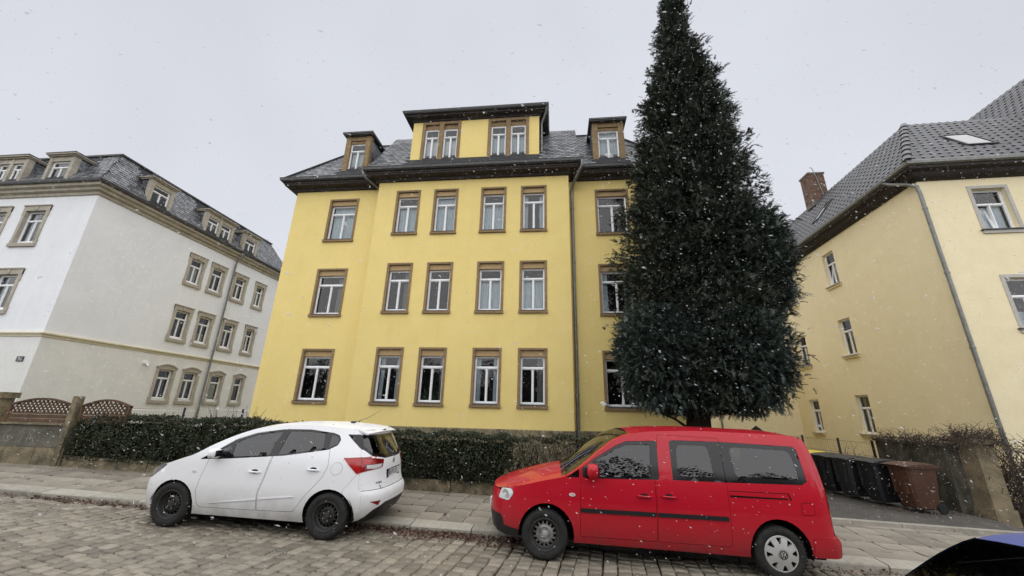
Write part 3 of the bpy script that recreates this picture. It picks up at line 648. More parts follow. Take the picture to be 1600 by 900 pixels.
# ---------------------------------------------------------------- cream house on the right (turned 2 degrees)
PHI = math.radians(2); CX, CY = 12.92, 13.5
FV = Vector((math.cos(PHI), -math.sin(PHI))); DV = Vector((math.sin(PHI), math.cos(PHI)))
def rp(s, d): return (CX + FV.x*s + DV.x*d, CY + FV.y*s + DV.y*d)
RH = thing('cream_house', 'cream rendered house with dark interlocking tile roof and deep dark eaves', 'house', (CX+3, CY+2, 0))
RF = [(1.45, 1.2, 8.16, 9.82), (1.43, 1.2, 4.78, 6.54), (1.43, 1.2, 1.4, 3.1)]
RSD = [(4.94, .80, 8.0, 9.62), (8.45, .80, 7.95, 9.58), (4.93, .80, 4.72, 6.36), (8.48, .80, 4.64, 6.25), (4.98, .80, 1.42, 3.0), (8.48, .80, 1.35, 2.93)]
SL, FL = 14.5, 12.0
w_ = MB()
wall_sheet(w_, rp(0,0), FV, FL, -.5, 10.3, [(s+.10, s+w-.10, a+.0, b-.10) for s, w, a, b in RF], .16)
wall_sheet(w_, rp(0,SL), -DV, SL, -.5, 10.3, [(SL-d-w, SL-d, a, b) for d, w, a, b in RSD], .16)
wall_sheet(w_, rp(FL,0), DV, SL, -.5, 10.3, []); wall_sheet(w_, rp(FL,SL), -FV, FL, -.5, 10.3, [])
w_.build('wall', CREAM, RH)
afr, asd = math.atan2(FV.y, FV.x), math.atan2(-DV.y, -DV.x)
GRP = mat('pale_grey_plaster', (.44, .42, .38), .85, .2, col2=(.54, .52, .48), vscale=5)
for i, (s, w, a, b) in enumerate(RF):
    x, y = rp(s+.10, 0); f = window_unit(RH, (x, y, a), afr, w-.2, b-a-.10, dict(transom=.64, d=.14, t=.05), ['lace', 'half', 'none'][i], tilt=(i == 0))
    def mk():
        q = MB(); W_ = w-.2; h = b-a-.1; q.box((-.11,-.02,0),(-.002,.1,h)); q.box((W_+.002,-.02,0),(W_+.11,.1,h)); q.box((-.11,-.022,h+.002),(W_+.11,.1,h+.11)); return q.mesh('surround', GRP)
    part_at('surround', kit(('rs', i), mk), f)
    def mk2():
        q = MB(); W_ = w-.2; q.box((-.16,-.10,-.035),(W_+.16,.13,-.003)); q.box((-.11,-.05,-.15),(W_+.13,.05,-.035),1); return q.mesh('sill', [GUT, GRP])
    part_at('sill', kit(('rl', i), mk2), f)
for i, (d, w, a, b) in enumerate(RSD):
    x, y = rp(0, d+w); f = window_unit(RH, (x, y, a), asd, w, b-a, dict(transom=.66, d=.12, t=.05), ['lace', 'half', 'lace', 'none', 'sides', 'half'][i], tilt=(i == 0))
    def mk3():
        q = MB(); q.box((-.10,-.13,-.04),(w+.10,.12,-.003),1); q.box((-.08,-.07,-.13),(w+.08,.02,-.04)); return q.mesh('sill', [CREAM, GRP])
    part_at('sill', kit(('r3', ), mk3), f)
    if i in (1, 3):
        q = MB()
        for _ in range(40):
            x0 = random.uniform(0, w); p0 = Vector((x0, -.08, 0)); p1 = p0+Vector((random.uniform(-.06,.06), random.uniform(-.05,.05), random.uniform(.04,.16))); q.add([p0, p1, p1+Vector((.02,0,.01)), p0+Vector((.02,0,0))], [(0,1,2,3)], 0, random.random())
        link('window_plants', q.mesh('window_plants', mat('dry_plant', (.12,.05,.03), .9, .1, attr='shade')), f)
RPTH = [rp(0,SL), rp(0,0), rp(FL,0), rp(FL,SL)]
sweep(RPTH, [(0, 10.12), (.06, 10.13), (.14, 10.17), (.24, 10.25), (.29, 10.34), (.30, 10.37), (.38, 10.38), (.44, 10.42), (.46, 10.5)]).build('eaves', EAVE, RH, smooth=True, angle=40)
sweep(RPTH, [(.42, 10.52), (.5, 10.525), (.55, 10.56), (.565, 10.66), (.55, 10.68), (.53, 10.66)]).build('gutter', ZINC, RH, smooth=True, angle=35)
RR = 1.30
sweep(RPTH, [(.46, 10.63), (-2.35, 10.63+2.81*RR), (-2.55, 14.4), (-5, 14.9)]).add([(*rp(5,5),14.9),(*rp(FL-5,5),14.9),(*rp(FL-5,SL-5),14.9),(*rp(5,SL-5),14.9)], [(0,1,2,3)]).build('roof', SLATEBASE, RH)
rt = MB(); rc = math.sqrt(1+RR*RR); VL3 = 2.83*rc
def rfit(a, b, L, holes, hipr=True):
    h = b/rc
    if b < 0 or b > VL3 or a < h-.05: return False
    if hipr and a > L-h: return False
    return not any(x0 < a < x1 and h0 < h < h1 for x0, x1, h0, h1 in holes)
F3, D3 = Vector((FV.x, FV.y, 0)), Vector((DV.x, DV.y, 0)); Z3 = Vector((0,0,1))
SKF = (2.35, 3.35, .38, 1.22); SKS = [(5.75, 6.3, .33, 1.2), (9.8, 10.4, .55, 1.35)]
o = Vector((*rp(-.46,-.46), 10.65))
roof_tiles(rt, o, F3, (D3+Z3*RR).normalized(), (-D3*RR+Z3).normalized(), FL+.9, VL3, .30, .34, clip=lambda a, b: max(a, b/rc), inside=lambda a, b: rfit(a, b, FL+.92, [(SKF[0]+.46, SKF[1]+.46, SKF[2]+.46, SKF[3]+.46)]), kind='pan', lift=.011)
o2 = Vector((*rp(-.46, SL), 10.65))
roof_tiles(rt, o2, -D3, (F3+Z3*RR).normalized(), (-F3*RR+Z3).normalized(), SL+.46, VL3, .30, .34, clip=lambda a, b: min(a, SL+.46-b/rc), inside=lambda a, b: rfit(SL+.46-a, b, 99, [(d0+.46, d1+.46, h0+.46, h1+.46) for d0, d1, h0, h1 in SKS], False), kind='pan', lift=.011)
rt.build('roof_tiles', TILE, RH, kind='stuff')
# hip capping tiles, one by one
hdir = (F3+D3+Z3*RR); hb = Vector((*rp(-.5,-.5), 10.66))
for i in range(9):
    a = hb + hdir*(i*.315); b_ = MB(); d = hdir.normalized(); sd_ = (F3-D3).normalized(); up_ = sd_.cross(d).normalized()
    if up_.z < 0: up_ = -up_
    n = 7; vs = []
    for q, (dist, rr) in enumerate(((-.04, .14), (.62, .105))):
        for k in range(n): t = PI*k/(n-1); vs.append(a + d*dist + sd_*math.cos(t)*rr + up_*(math.sin(t)*rr*.8 + (.035 if q == 0 else .015)))
    b_.add(vs, [(k, k+1, n+k+1, n+k) for k in range(n-1)] + [tuple(range(n))], 0, random.random()); b_.build('hip_tile', TILE, RH)
def skylight(pos, u, v, n, w, h):
    pos, u, v, n = map(Vector, (pos, u, v, n)); b = MB(); t = .07; hh = .09
    b.obox(pos, u*w, v*t, n*hh); b.obox(pos+v*(h-t), u*w, v*t, n*hh); b.obox(pos+v*t, u*t, v*(h-2*t), n*hh); b.obox(pos+v*t+u*(w-t), u*t, v*(h-2*t), n*hh)
    k = b.build('skylight', GUT, RH); g_ = MB(); p = pos+n*.07; g_.quad(p+u*t+v*t, p+u*(w-t)+v*t, p+u*(w-t)+v*(h-t), p+u*t+v*(h-t)); g_.build('pane', SKYGL, k)
def rq(s, d): return Vector((*rp(s, d), 0))
vF, nF = (D3+Z3*RR).normalized(), (-D3*RR+Z3).normalized(); vS, nS = (F3+Z3*RR).normalized(), (-F3*RR+Z3).normalized()
skylight(rq(SKF[0], SKF[2])+Z3*(10.63+(SKF[2]+.46)*RR), F3, vF, nF, SKF[1]-SKF[0], (SKF[3]-SKF[2])*rc)
for d0, d1, h0, h1 in SKS: skylight(rq(h0, d1)+Z3*(10.63+(h0+.46)*RR), -D3, vS, nS, d1-d0, (h1-h0)*rc)
# cross gable rising on the right of the front roof
gb = MB(); s0, s1, zt = 4.35, 9.4, 17.6; gs = (zt-10.6)/(s1-s0)
A0, A1, B0, B1 = rq(s0,-.5)+Z3*10.6, rq(s0+2.8,4.5)+Z3*14.4, rq(s1,-.5)+Z3*zt, rq(s1,7)+Z3*zt
gb.quad(A0, B0, rq(s1,7)+Z3*zt, rq(s0,7)+Z3*10.6); gb.quad(rq(s1+4,-.5)+Z3*11, rq(s1+4,7)+Z3*11, B1, B0)
gb.build('gable_roof', SLATEBASE, RH)
gw = MB(); gw.add([rq(s0+.2,-.02)+Z3*10.3, rq(s1+3.8,-.02)+Z3*10.3, rq(s1,-.02)+Z3*(zt-.2)], [(0,1,2)]); gw.build('gable_wall', CREAM, RH)
gt_ = MB(); gv = (F3+Z3*gs).normalized(); gn = (-F3*gs+Z3).normalized()
roof_tiles(gt_, rq(s0, 7)+Z3*10.62, -D3, gv, gn, 7.5, (s1-s0)*math.sqrt(1+gs*gs), .30, .34, lambda a, b: b*gs/math.sqrt(1+gs*gs) > 0, kind='pan', lift=.011)
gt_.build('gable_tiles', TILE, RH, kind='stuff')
# chimney with its bricks
cb = MB(); cx0, cx1, cy0, cy1, cz0, cz1 = 15.05, 15.93, 21.6, 22.4, 13.8, 15.85
cb.box((cx0+.015,cy0+.015,cz0),(cx1-.015,cy1-.015,cz1)); cb.box((cx0-.03,cy0-.03,cz1),(cx1+.03,cy1+.03,cz1+.1)); ch = cb.build('chimney', MORTAR, RH)
bm_f = MB().box((0,0,0),(.203,.03,.07)).mesh('brick', BRICK); z = cz0+.3; r = 0
while z < cz1-.07:
    for k in range(4):
        xx = cx0 + k*.215 + (.005 if r % 2 else .0)
        q = link('brick', bm_f, ch); q.location = Vector((xx, cy0, z)) - Vector(WORLDLOC[RH.name])
    for k in range(3):
        q = link('brick', bm_f, ch); q.location = Vector((cx0, cy0+.26+k*.25, z)) - Vector(WORLDLOC[RH.name]); q.rotation_euler.z = -PI/2
    z += .083; r += 1
b = MB(); b.tube([(15.3,21.9,15.9),(15.3,21.9,16.15)], .07, 8); b.tube([(15.62,21.55,14.2),(15.45,21.55,15.5),(15.35,21.6,16.25),(15.25,21.62,16.3)], .02, 6); b.build('flue', ZINC, ch)
x, y = rp(-.07,-.10); x1_, y1_ = rp(-.42,-.25)
downpipe(RH, 'downpipe', [(*rp(-.48,.7),10.55), (*rp(-.44,.5),10.35), (*rp(-.25,.12),10.1), (*rp(-.09,-.06),9.9), (*rp(-.08,-.08),9.6), (*rp(-.08,-.08),-.3)], .06)
# rear wing closing the yard
rw = MB(); wall_sheet(rw, rp(-9, 10.35), FV, 9.0, -.4, 6.2, [(2.9, 4.35, .5, 1.95), (3.1, 3.75, 2.35, 3.6)], .15); wall_sheet(rw, rp(-9, 15), -DV, 4.65, -.4, 6.2, []); rw.build('rear_wing_wall', CREAM, RH)
rr_ = MB(); P_ = [rq(-9.2,10.1)+Z3*6.2, rq(0,10.1)+Z3*6.2, rq(0,15)+Z3*7.4, rq(-9.2,15)+Z3*7.4]; rr_.quad(*P_); rr_.build('rear_wing_roof', SLATEBASE, RH)
x, y = rp(-6.1, 10.35); window_unit(RH, (x, y, .5), afr, 1.45, 1.45, dict(transom=.78, d=.08), 'side')
x, y = rp(-5.9, 10.35); window_unit(RH, (x, y, 2.35), afr, .65, 1.25, dict(transom=.7, d=.08), 'lace')
downpipe(RH, 'downpipe', [(*rp(-4.1,10.3),6.1), (*rp(-4.1,10.3),5.9), (*rp(-4.1,10.25),-.2)], .045)

# ---------------------------------------------------------------- front garden walls, lattice, hedges
def fy(x): return 9.15 + .035*x
FANG = math.atan(.035)
WALLR = mat('weathered_render', (.115, .108, .09), .9, .2, col2=(.21, .195, .16), vscale=7, bump=.8, bscale=40, nscale=2.6, stain=.7, stainc=(.06, .065, .045))
CHALK = mat('chalk', (.30, .295, .28), .95, .1, var=.1)
GW = thing('garden_wall', 'stone and render garden wall with chalk scribble below the brown lattice fence', 'wall', (-12.6, fy(-12.6), .45))
def along(mb, x0, x1, y0, y1, z0, z1, mi=0):
    """box following the wall line; y offsets behind the front line"""
    P = [(x0,fy(x0)+y0),(x1,fy(x1)+y0),(x1,fy(x1)+y1),(x0,fy(x0)+y1)]
    za0, za1 = (z0 if not callable(z0) else z0(x0)), (z0 if not callable(z0) else z0(x1)); zb0, zb1 = (z1 if not callable(z1) else z1(x0)), (z1 if not callable(z1) else z1(x1))
    mb.add([(*P[0],za0),(*P[1],za1),(*P[2],za1),(*P[3],za0),(*P[0],zb0),(*P[1],zb1),(*P[2],zb1),(*P[3],zb0)],[(0,3,2,1),(4,5,6,7),(0,1,5,4),(1,2,6,5),(2,3,7,6),(3,0,4,7)],mi); return mb
xs_ = [-20.5, -19.1, -17.8, -16.6, -15.4, -14.3, -13.2, -12.4, -11.62]
for a, b in zip(xs_[:-1], xs_[1:]): along(MB(), a+.008, b-.008, random.uniform(0,.012), .4, lambda x: zpav(x, 8.7)-.3, random.uniform(.85,.862)).build('stone_block', SANDD, GW)
along(MB(), -20.5, -14.14, .05, .35, .863, 1.36).build('render_panel', WALLR, GW); pn = along(MB(), -13.75, -11.83, .05, .35, .863, 1.362).build('render_panel', WALLR, GW)
along(MB(), -13.75, -11.83, -.01, .40, 1.365, 1.40).build('coping', SANDD, GW)
def pillar(x0, x1, z1, cap, dep): 
    b = along(MB(), x0, x1, -.03, dep, .3, z1); p = b.build('pillar', SANDD, GW)
    if cap: along(MB(), x0-.04, x1+.05, -.07, dep+.05, z1+.003, z1+.14).build('pillar_cap', SANDD, p)
pillar(-14.12, -13.77, 1.97, True, .24); pillar(-11.82, -11.67, 2.05, False, .11)
def chalk(pts, off=-.006):
    b = MB(); v = [(x, fy(x)+.05+off, z) for x, z in pts]; b.tube(v, .007, 5); return b
arc = lambda cx, cz, rx, rz, a0, a1, n=14: [(cx+rx*math.cos(math.radians(lerp(a0,a1,i/n))), cz+rz*math.sin(math.radians(lerp(a0,a1,i/n)))) for i in range(n+1)]
ZC = 1.10
for st_ in (arc(-13.30, ZC, .10, .13, 70, 330), arc(-13.02, ZC+.02, .10, .16, -110, 75), [(-12.93, ZC-.12),(-12.91, ZC-.07)], [(-12.76, ZC-.16),(-12.755, ZC+.0),(-12.74, ZC+.15)], arc(-12.74, ZC+.09, .11, .07, 100, -80), [(-12.71, ZC+.02),(-12.60, ZC-.05),(-12.57, ZC-.16)]):
    chalk(st_, .004).build('chalk_stroke', CHALK, pn)
WOOD = mat('brown_wood', (.072, .042, .025), .75, .2, col2=(.125, .078, .048), vscale=6, streak=.2, objvar=.2)
def lattice(x0, x1, label):
    t = thing('lattice_panel', label, 'fence', ((x0+x1)/2, fy((x0+x1)/2)+.15, 1.4)); L = x1-x0; zt = lambda x: 1.80 + .15*math.sin(PI*min(1, max(0, (x-x0)/L)))
    yy = lambda x: fy(x)+.07
    for k in range(2): along(MB(), x0+.05, x1-.05, .04, .065, 1.415+k*.095, 1.505+k*.095).build('board', WOOD, t)
    fr = MB(); along(fr, x0, x0+.05, .03, .09, 1.41, 1.80); along(fr, x1-.05, x1, .03, .09, 1.41, 1.80); along(fr, x0+.05, x1-.05, .03, .09, 1.607, 1.645); fr.build('frame', WOOD, t)
    n = 14; tr = MB()
    for i in range(n):
        a, b = lerp(x0,x1,i/n), lerp(x0,x1,(i+1)/n)
        tr.add([(a,yy(a)-.04,zt(a)),(b,yy(b)-.04,zt(b)),(b,yy(b)+.03,zt(b)),(a,yy(a)+.03,zt(a)),(a,yy(a)-.04,zt(a)+.045),(b,yy(b)-.04,zt(b)+.045),(b,yy(b)+.03,zt(b)+.045),(a,yy(a)+.03,zt(a)+.045)],[(0,3,2,1),(4,5,6,7),(0,1,5,4),(2,3,7,6)])
    tr.build('arched_rail', WOOD, t)
    step = .115
    for sg in (1, -1):
        k = -8
        while k*step < L+.6:
            pts = []
            for i in range(25):
                q = i/24*.40; x = x0 + k*step + (q if sg > 0 else .40-q) ; z = 1.645 + q
                if x0+.05 < x < x1-.05 and z < zt(x): pts.append((x, z))
            k += 1
            if len(pts) < 4: continue
            (xa, za), (xb, zb) = pts[0], pts[-1]; y_ = -.012 if sg > 0 else .004; w = .017
            d = Vector((xb-xa, 0, zb-za)).normalized(); nn = Vector((-d.z, 0, d.x))*w
            b = MB(); b.obox(Vector((xa, yy(xa)+y_, za))-nn, Vector((xb-xa, (xb-xa)*.035, zb-za)), Vector((0,.012,0)), nn*2); b.build('lattice_slat', WOOD, t, recalc=True)
lattice(-13.55, -11.84, 'brown arched lattice panel between two stone posts on the wall')
lattice(-11.60, -10.30, 'brown arched lattice panel rising behind the left end of the hedge')
LW = thing('low_garden_wall', 'low weathered sandstone block wall under the clipped hedge', 'wall', (-4, fy(-4), .3))
x = -11.58
while x < 1.6:
    L = random.uniform(.95, 1.6); x1 = min(x+L, 1.7); top = lambda q: lerp(.70, .40, (q+11.6)/12.5) + .0
    along(MB(), x+.008, x1-.008, random.uniform(-.012,.012), .36, lambda q: zpav(q, 8.9)-.25, top).build('stone_block', SANDD, LW); x = x1

LEAFH = mat('hedge_leaf', (.040, .050, .026), .55, .4, attr='shade', objvar=.45)
LEAFB = mat('dead_leaf', (.16, .10, .055), .85, .2, attr='shade', objvar=.45)
TWIG = mat('bare_twig', (.060, .046, .040), .9, .2, var=.4, vscale=20)
def leaf_mesh(name, P, D, size, m, aspect=.5, mats2=None, frac2=0):
    """P points, D leaf axis directions: one bent two-triangle leaf per point (numpy)"""
    n = len(P); D = D/np.linalg.norm(D, axis=1)[:,None]; r = RNG.normal(size=(n,3)); s = np.cross(D, r); s /= np.linalg.norm(s, axis=1)[:,None]
    up = np.cross(s, D); L = size*RNG.uniform(.7,1.3,(n,1)); w = L*aspect*.5
    a = P; b = P + D*L*.5 + s*w - up*w*.3; c = P + D*L; d = P + D*L*.5 - s*w - up*w*.3
    V = np.stack([a,b,c,d],1).reshape(-1,3); me = bpy.data.meshes.new(name); me.vertices.add(4*n); me.vertices.foreach_set('co', V.ravel().astype(np.float32))
    me.loops.add(6*n); me.polygons.add(2*n); i = np.arange(n)*4
    me.loops.foreach_set('vertex_index', np.stack([i,i+1,i+2,i,i+2,i+3],1).ravel().astype(np.int32)); me.polygons.foreach_set('loop_start', (np.arange(2*n)*3).astype(np.int32))
    sh = np.repeat(RNG.uniform(0,1,n),2).astype(np.float32); at = me.attributes.new('shade','FLOAT','FACE'); at.data.foreach_set('value', sh)
    me.materials.append(m)
    if mats2: me.materials.append(mats2); me.polygons.foreach_set('material_index', np.repeat((RNG.uniform(0,1,n) < frac2).astype(np.int32),2))
    me.update(); me.validate(); return me
def hedge_top(x): return lerp(1.55, 1.36, min(1, max(0, (x+8)/6))) + .025*math.sin(x*2.3) + .02*math.sin(x*5.1+1)
def hedge(name, label, x0, x1, dens, sparse, dead):
    t = thing(name, label, 'hedge', ((x0+x1)/2, fy((x0+x1)/2)+.35, .5))
    def bump(n_): return n_
    L = x1-x0; NF = int(L*1.1*dens); NT = int(L*.75*dens*.8)
    def top(xa): return np.array([hedge_top(v) for v in xa])
    xa = RNG.uniform(x0, x1, NF); u = RNG.uniform(0, 1, NF); base = np.array([lerp(.62,.38,(v+11.6)/12.5) for v in xa])
    lump = .05*np.sin(xa*3.1+u*4)+.04*np.sin(xa*7.3-u*6)+.03*np.sin(xa*15+u*11)
    za = base + u*(top(xa)-base); ya = 9.15+.035*xa - .02 - lump + .07*(u**4) + RNG.uniform(-.02, .16, NF)**1 - .09*np.sin(u*PI)
    PF = np.stack([xa, ya, za],1); DF_ = np.stack([RNG.normal(0,.8,NF), -.7+RNG.normal(0,.5,NF), .35+RNG.normal(0,.7,NF)],1)
    xt = RNG.uniform(x0, x1, NT); yt = 9.15+.035*xt + RNG.uniform(.0,.72,NT); zt = top(xt) + RNG.normal(0,.025,NT) + .03*np.sin(xt*9)
    PT = np.stack([xt, yt, zt],1); DT = np.stack([RNG.normal(0,.7,NT), RNG.normal(0,.7,NT)-.2, .6+RNG.normal(0,.5,NT)],1)
    ns = int(1.1*.7*dens*.7); ends = []
    for xe, sg in ((x0, -1), (x1, 1)):
        PE = np.stack([np.full(ns, xe)+sg*RNG.uniform(-.06,.03,ns), fy(xe)+RNG.uniform(0,.7,ns), RNG.uniform(.55,1,ns)*hedge_top(xe)],1); ends.append((PE, np.stack([sg*.7+RNG.normal(0,.5,ns), RNG.normal(0,.6,ns), RNG.normal(.3,.6,ns)],1)))
    P = np.concatenate([PF, PT]+[e[0] for e in ends]); D = np.concatenate([DF_, DT]+[e[1] for e in ends])
    if sparse:   # thin places where bare twigs show
        k = np.sin(P[:,0]*4.2)+np.sin(P[:,0]*9.1+P[:,2]*7)+np.sin(P[:,2]*5+P[:,0]*2); m_ = RNG.uniform(0,1,len(P)) < np.clip(1.0+.28*k-(P[:,2] < .8)*.4, .15, 1); P, D = P[m_], D[m_]
    P = P - np.array(WORLDLOC[t.name])
    link('foliage', leaf_mesh('foliage', P, D, .052, LEAFH, .55, LEAFB, dead), t)
    tw = MB(); nt_ = int(L*(45 if sparse else 22))
    for _ in range(nt_):
        x = random.uniform(x0+.05, x1-.05); y = fy(x)+random.uniform(.08,.6); z0 = .35; h = (hedge_top(x)-z0)*random.uniform(.7,1.0); p = Vector((x,y,z0)); pts = [p]
        for k in range(4): p = p+Vector((random.uniform(-.09,.09), random.uniform(-.08,.06), h/4)); pts.append(p)
        tw.tube(pts, [.012,.01,.008,.006,.003], 4, caps=False)
    tw.build('twigs', TWIG, t)
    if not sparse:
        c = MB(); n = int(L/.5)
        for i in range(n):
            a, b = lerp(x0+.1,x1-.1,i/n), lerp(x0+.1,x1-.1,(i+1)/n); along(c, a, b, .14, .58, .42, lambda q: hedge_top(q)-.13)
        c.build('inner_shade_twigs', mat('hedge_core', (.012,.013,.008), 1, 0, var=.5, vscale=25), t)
hedge('clipped_hedge', 'dark evergreen clipped hedge on the low stone wall behind the white car', -11.55, -1.1, 2600, False, .01)
hedge('thin_hedge', 'patchy browning hedge with bare twigs beside the red van bonnet', -1.05, 1.6, 2200, True, .16)

# ---------------------------------------------------------------- fences, right-hand wall, creeper
FPOST = mat('dark_steel', (.02, .022, .02), .6, .4)
def wire_fence(label, pts, ztop, zb, nw=4):
    t = thing('wire_fence', label, 'fence', (*pts[0], zb))
    for x, y in pts: b = MB(); b.box((x-.025,y-.02,zb),(x+.025,y+.02,ztop)); b.build('post', FPOST, t)
    b = MB()
    for k in range(nw):
        z = zb + (ztop-zb)*(.25+.7*k/(nw-1))
        for (xa, ya), (xb, yb) in zip(pts[:-1], pts[1:]): b.tube([(xa,ya,z),(xb,yb,z)], .004, 4, caps=False)
    for (xa, ya), (xb, yb) in zip(pts[:-1], pts[1:]):
        n = int(math.hypot(xb-xa, yb-ya)/.1)
        for i in range(1, n): q = i/n; b.tube([(lerp(xa,xb,q),lerp(ya,yb,q),zb+.05),(lerp(xa,xb,q),lerp(ya,yb,q),ztop-.06)], .0016, 3, caps=False)
    b.build('wire', FPOST, t)
wire_fence('thin wire fence on black posts between hedge and white house', [(-14.7,12.5),(-12.5,12.5),(-10.35,12.5)], 1.82, .5)
wire_fence('thin wire fence on black posts above the wheelie bins', [(8.72,12.57),(8.72,13.95),(8.72,15.8),(8.72,17.6)], 1.41, -.05)
MOSS = mat('mossy_concrete', (.065, .06, .048), .9, .2, col2=(.17, .155, .125), vscale=5, bump=1.0, bscale=30, nscale=2.4, stain=.75, stainc=(.035, .037, .024), streak=.3)
BW = thing('boundary_wall', 'dark mossy concrete wall along the driveway beside the bins', 'wall', (8.85, 11, 0))
b = MB(); n = 6
for i in range(n):
    y0, y1 = lerp(10.45,12.45,i/n), lerp(10.45,12.45,(i+1)/n); o_ = random.uniform(-.006,.006); b.box((8.72+o_,y0+.002,-.2),(9.0,y1-.002,1.42))
b.build('wall_panel', MOSS, BW); b = MB(); b.box((8.68,10.45,1.423),(9.04,12.48,1.48)); b.build('coping', MOSS, BW)
GP = thing('gate_pillar', 'square sandstone gate pillar at the driveway, overgrown with brown creeper', 'pillar', (9.16, 10.2, 0))
PST = mat('pillar_sandstone', (.25, .20, .125), .9, .2, col2=(.36, .29, .185), vscale=8, bump=.9, bscale=30, nscale=3, stain=.7, stainc=(.09, .085, .06))
b = MB(); b.box((8.95,10.0,-.2),(9.37,10.46,.24)); b.build('pillar_base', PST, GP); b = MB(); b.box((8.98,10.03,.243),(9.34,10.44,1.50)); b.build('pillar_shaft', PST, GP)
b = MB(); b.box((8.94,9.99,1.503),(9.38,10.48,1.60)); b.build('pillar_cap', PST, GP)
VINE = mat('creeper_twig', (.085, .064, .052), .9, .2, var=.35, vscale=15)
def vine_thing(name, label, cat, fn, n, r0=.006, hub=None):
    b = MB()
    for _ in range(n): pts = fn(); b.tube(pts, [lerp(r0, r0*.4, i/(len(pts)-1)) for i in range(len(pts))], 4, caps=False)
    t = thing(name, label, cat, hub); b.build('stems', VINE, t); return t
def wander(p, d, n, step, jit, droop=0):
    p = Vector(p); d = Vector(d).normalized(); out = [p.copy()]
    for i in range(n):
        d = (d + Vector((random.gauss(0,jit), random.gauss(0,jit), random.gauss(0,jit)-droop))).normalized(); p = p + d*step; out.append(p.copy())
    return out
vine_thing('creeper', 'tangled leafless brown creeper along the top of the mossy wall', 'creeper', lambda: wander((random.uniform(8.65,9.05), random.uniform(10.45,12.5), 1.47+random.uniform(0,.06)), (random.uniform(-1,.4), random.uniform(-1,1), random.uniform(.1,.8)), 8, .045, .45, .09), 240, .006, (8.85,11.4,1.45))
vine_thing('creeper', 'bushy leafless brown creeper heaped on the gate pillar', 'creeper', lambda: wander((random.uniform(8.8,9.5), random.uniform(9.95,10.6), 1.50+random.uniform(-.05,.2)), (random.uniform(-1,1), random.uniform(-1,.6), random.uniform(0,1)), 9, .055, .42, .14), 280, .007, (9.1,10.25,1.6))
vine_thing('bare_hedge', 'leafless brown hedge in front of the cream house', 'hedge', lambda: wander((random.uniform(9.45,13.5), random.uniform(10.1,10.8), random.choice([0, 0, .4, .7])), (random.gauss(0,.35), random.gauss(0,.3), 1), 10, random.uniform(.05,.13), .22), 1000, .011, (11.3,10.45,0))
xa = RNG.uniform(9.4, 13.6, 2600); za = RNG.uniform(.0, 1.62, 2600)**1; PB = np.stack([xa, RNG.uniform(10.0,10.8,2600), np.maximum(za, RNG.uniform(0,1.62,2600))],1)
bh = next(o for o in bpy.data.objects if o.name == 'bare_hedge')
link('dry_leaves', leaf_mesh('dry_leaves', PB-np.array(WORLDLOC['bare_hedge']), RNG.normal(size=(2600,3)), .045, mat('dry_hedge_leaf', (.075,.055,.038), .85, .2, attr='shade', objvar=.5), .55), bh)
vine_thing('garden_shrub', 'thin leafless shrub in front of the white house cellar windows', 'shrub', lambda: wander((random.uniform(-11.9,-10.3), 13.2, .6), (random.gauss(0,.3), random.gauss(0,.3), 1), 9, random.uniform(.1,.17), .18), 70, .012, (-11.1,13.2,.6))
vine_thing('garden_shrub', 'thin leafless shrub by the wire fence above the bins', 'shrub', lambda: wander((random.uniform(8.3,9.0), random.uniform(12.6,13.5), .2), (random.gauss(0,.3), random.gauss(0,.3), 1), 9, random.uniform(.08,.15), .25), 40, .008, (8.7,13,.2))
gpz = thing('stone_post', 'small stone post with pointed cap in the yard behind the van', 'post', (5.3, 11.6, 0))
b = MB(); b.box((5.18,11.48,-.1),(5.42,11.72,1.5)); b.build('post_shaft', SANDD, gpz)
b = MB(); b.add([(5.08,11.38,1.503),(5.52,11.38,1.503),(5.52,11.82,1.503),(5.08,11.82,1.503),(5.3,11.6,1.74)],[(3,2,1,0),(0,1,4),(1,2,4),(2,3,4),(3,0,4)]); b.build('post_cap', mat('dark_stone_cap', (.05,.047,.04), .9, .2, var=.3, vscale=6), gpz)

# unseen greenery added across the street, behind the camera, to darken the glass reflections
def greenery():
    n = 42000; x = RNG.uniform(-30,30,n); z = .2+RNG.uniform(0,1,n)**1.25*(6.0+.7*np.sin(x*.5)+.5*np.sin(x*1.9)); y = -8.5+RNG.normal(0,.35,n)
    return leaf_mesh('added_greenery', np.stack([x,y,z],1), RNG.normal(size=(n,3)), .20, mat('added_foliage', (.075,.072,.06), .9, .1, attr='shade'), .7)
link('added_greenery', greenery(), None, kind='stuff')
gc_ = MB()
for q in range(60): gc_.box((-30+q, -9.6, -.8), (-29+q, -8.75, 4.9+.6*math.sin(q*.5)+.45*math.sin(q*1.9)+random.uniform(-.25,.25)))
gc_.build('added_greenery', mat('added_foliage', ()), None, kind='stuff')

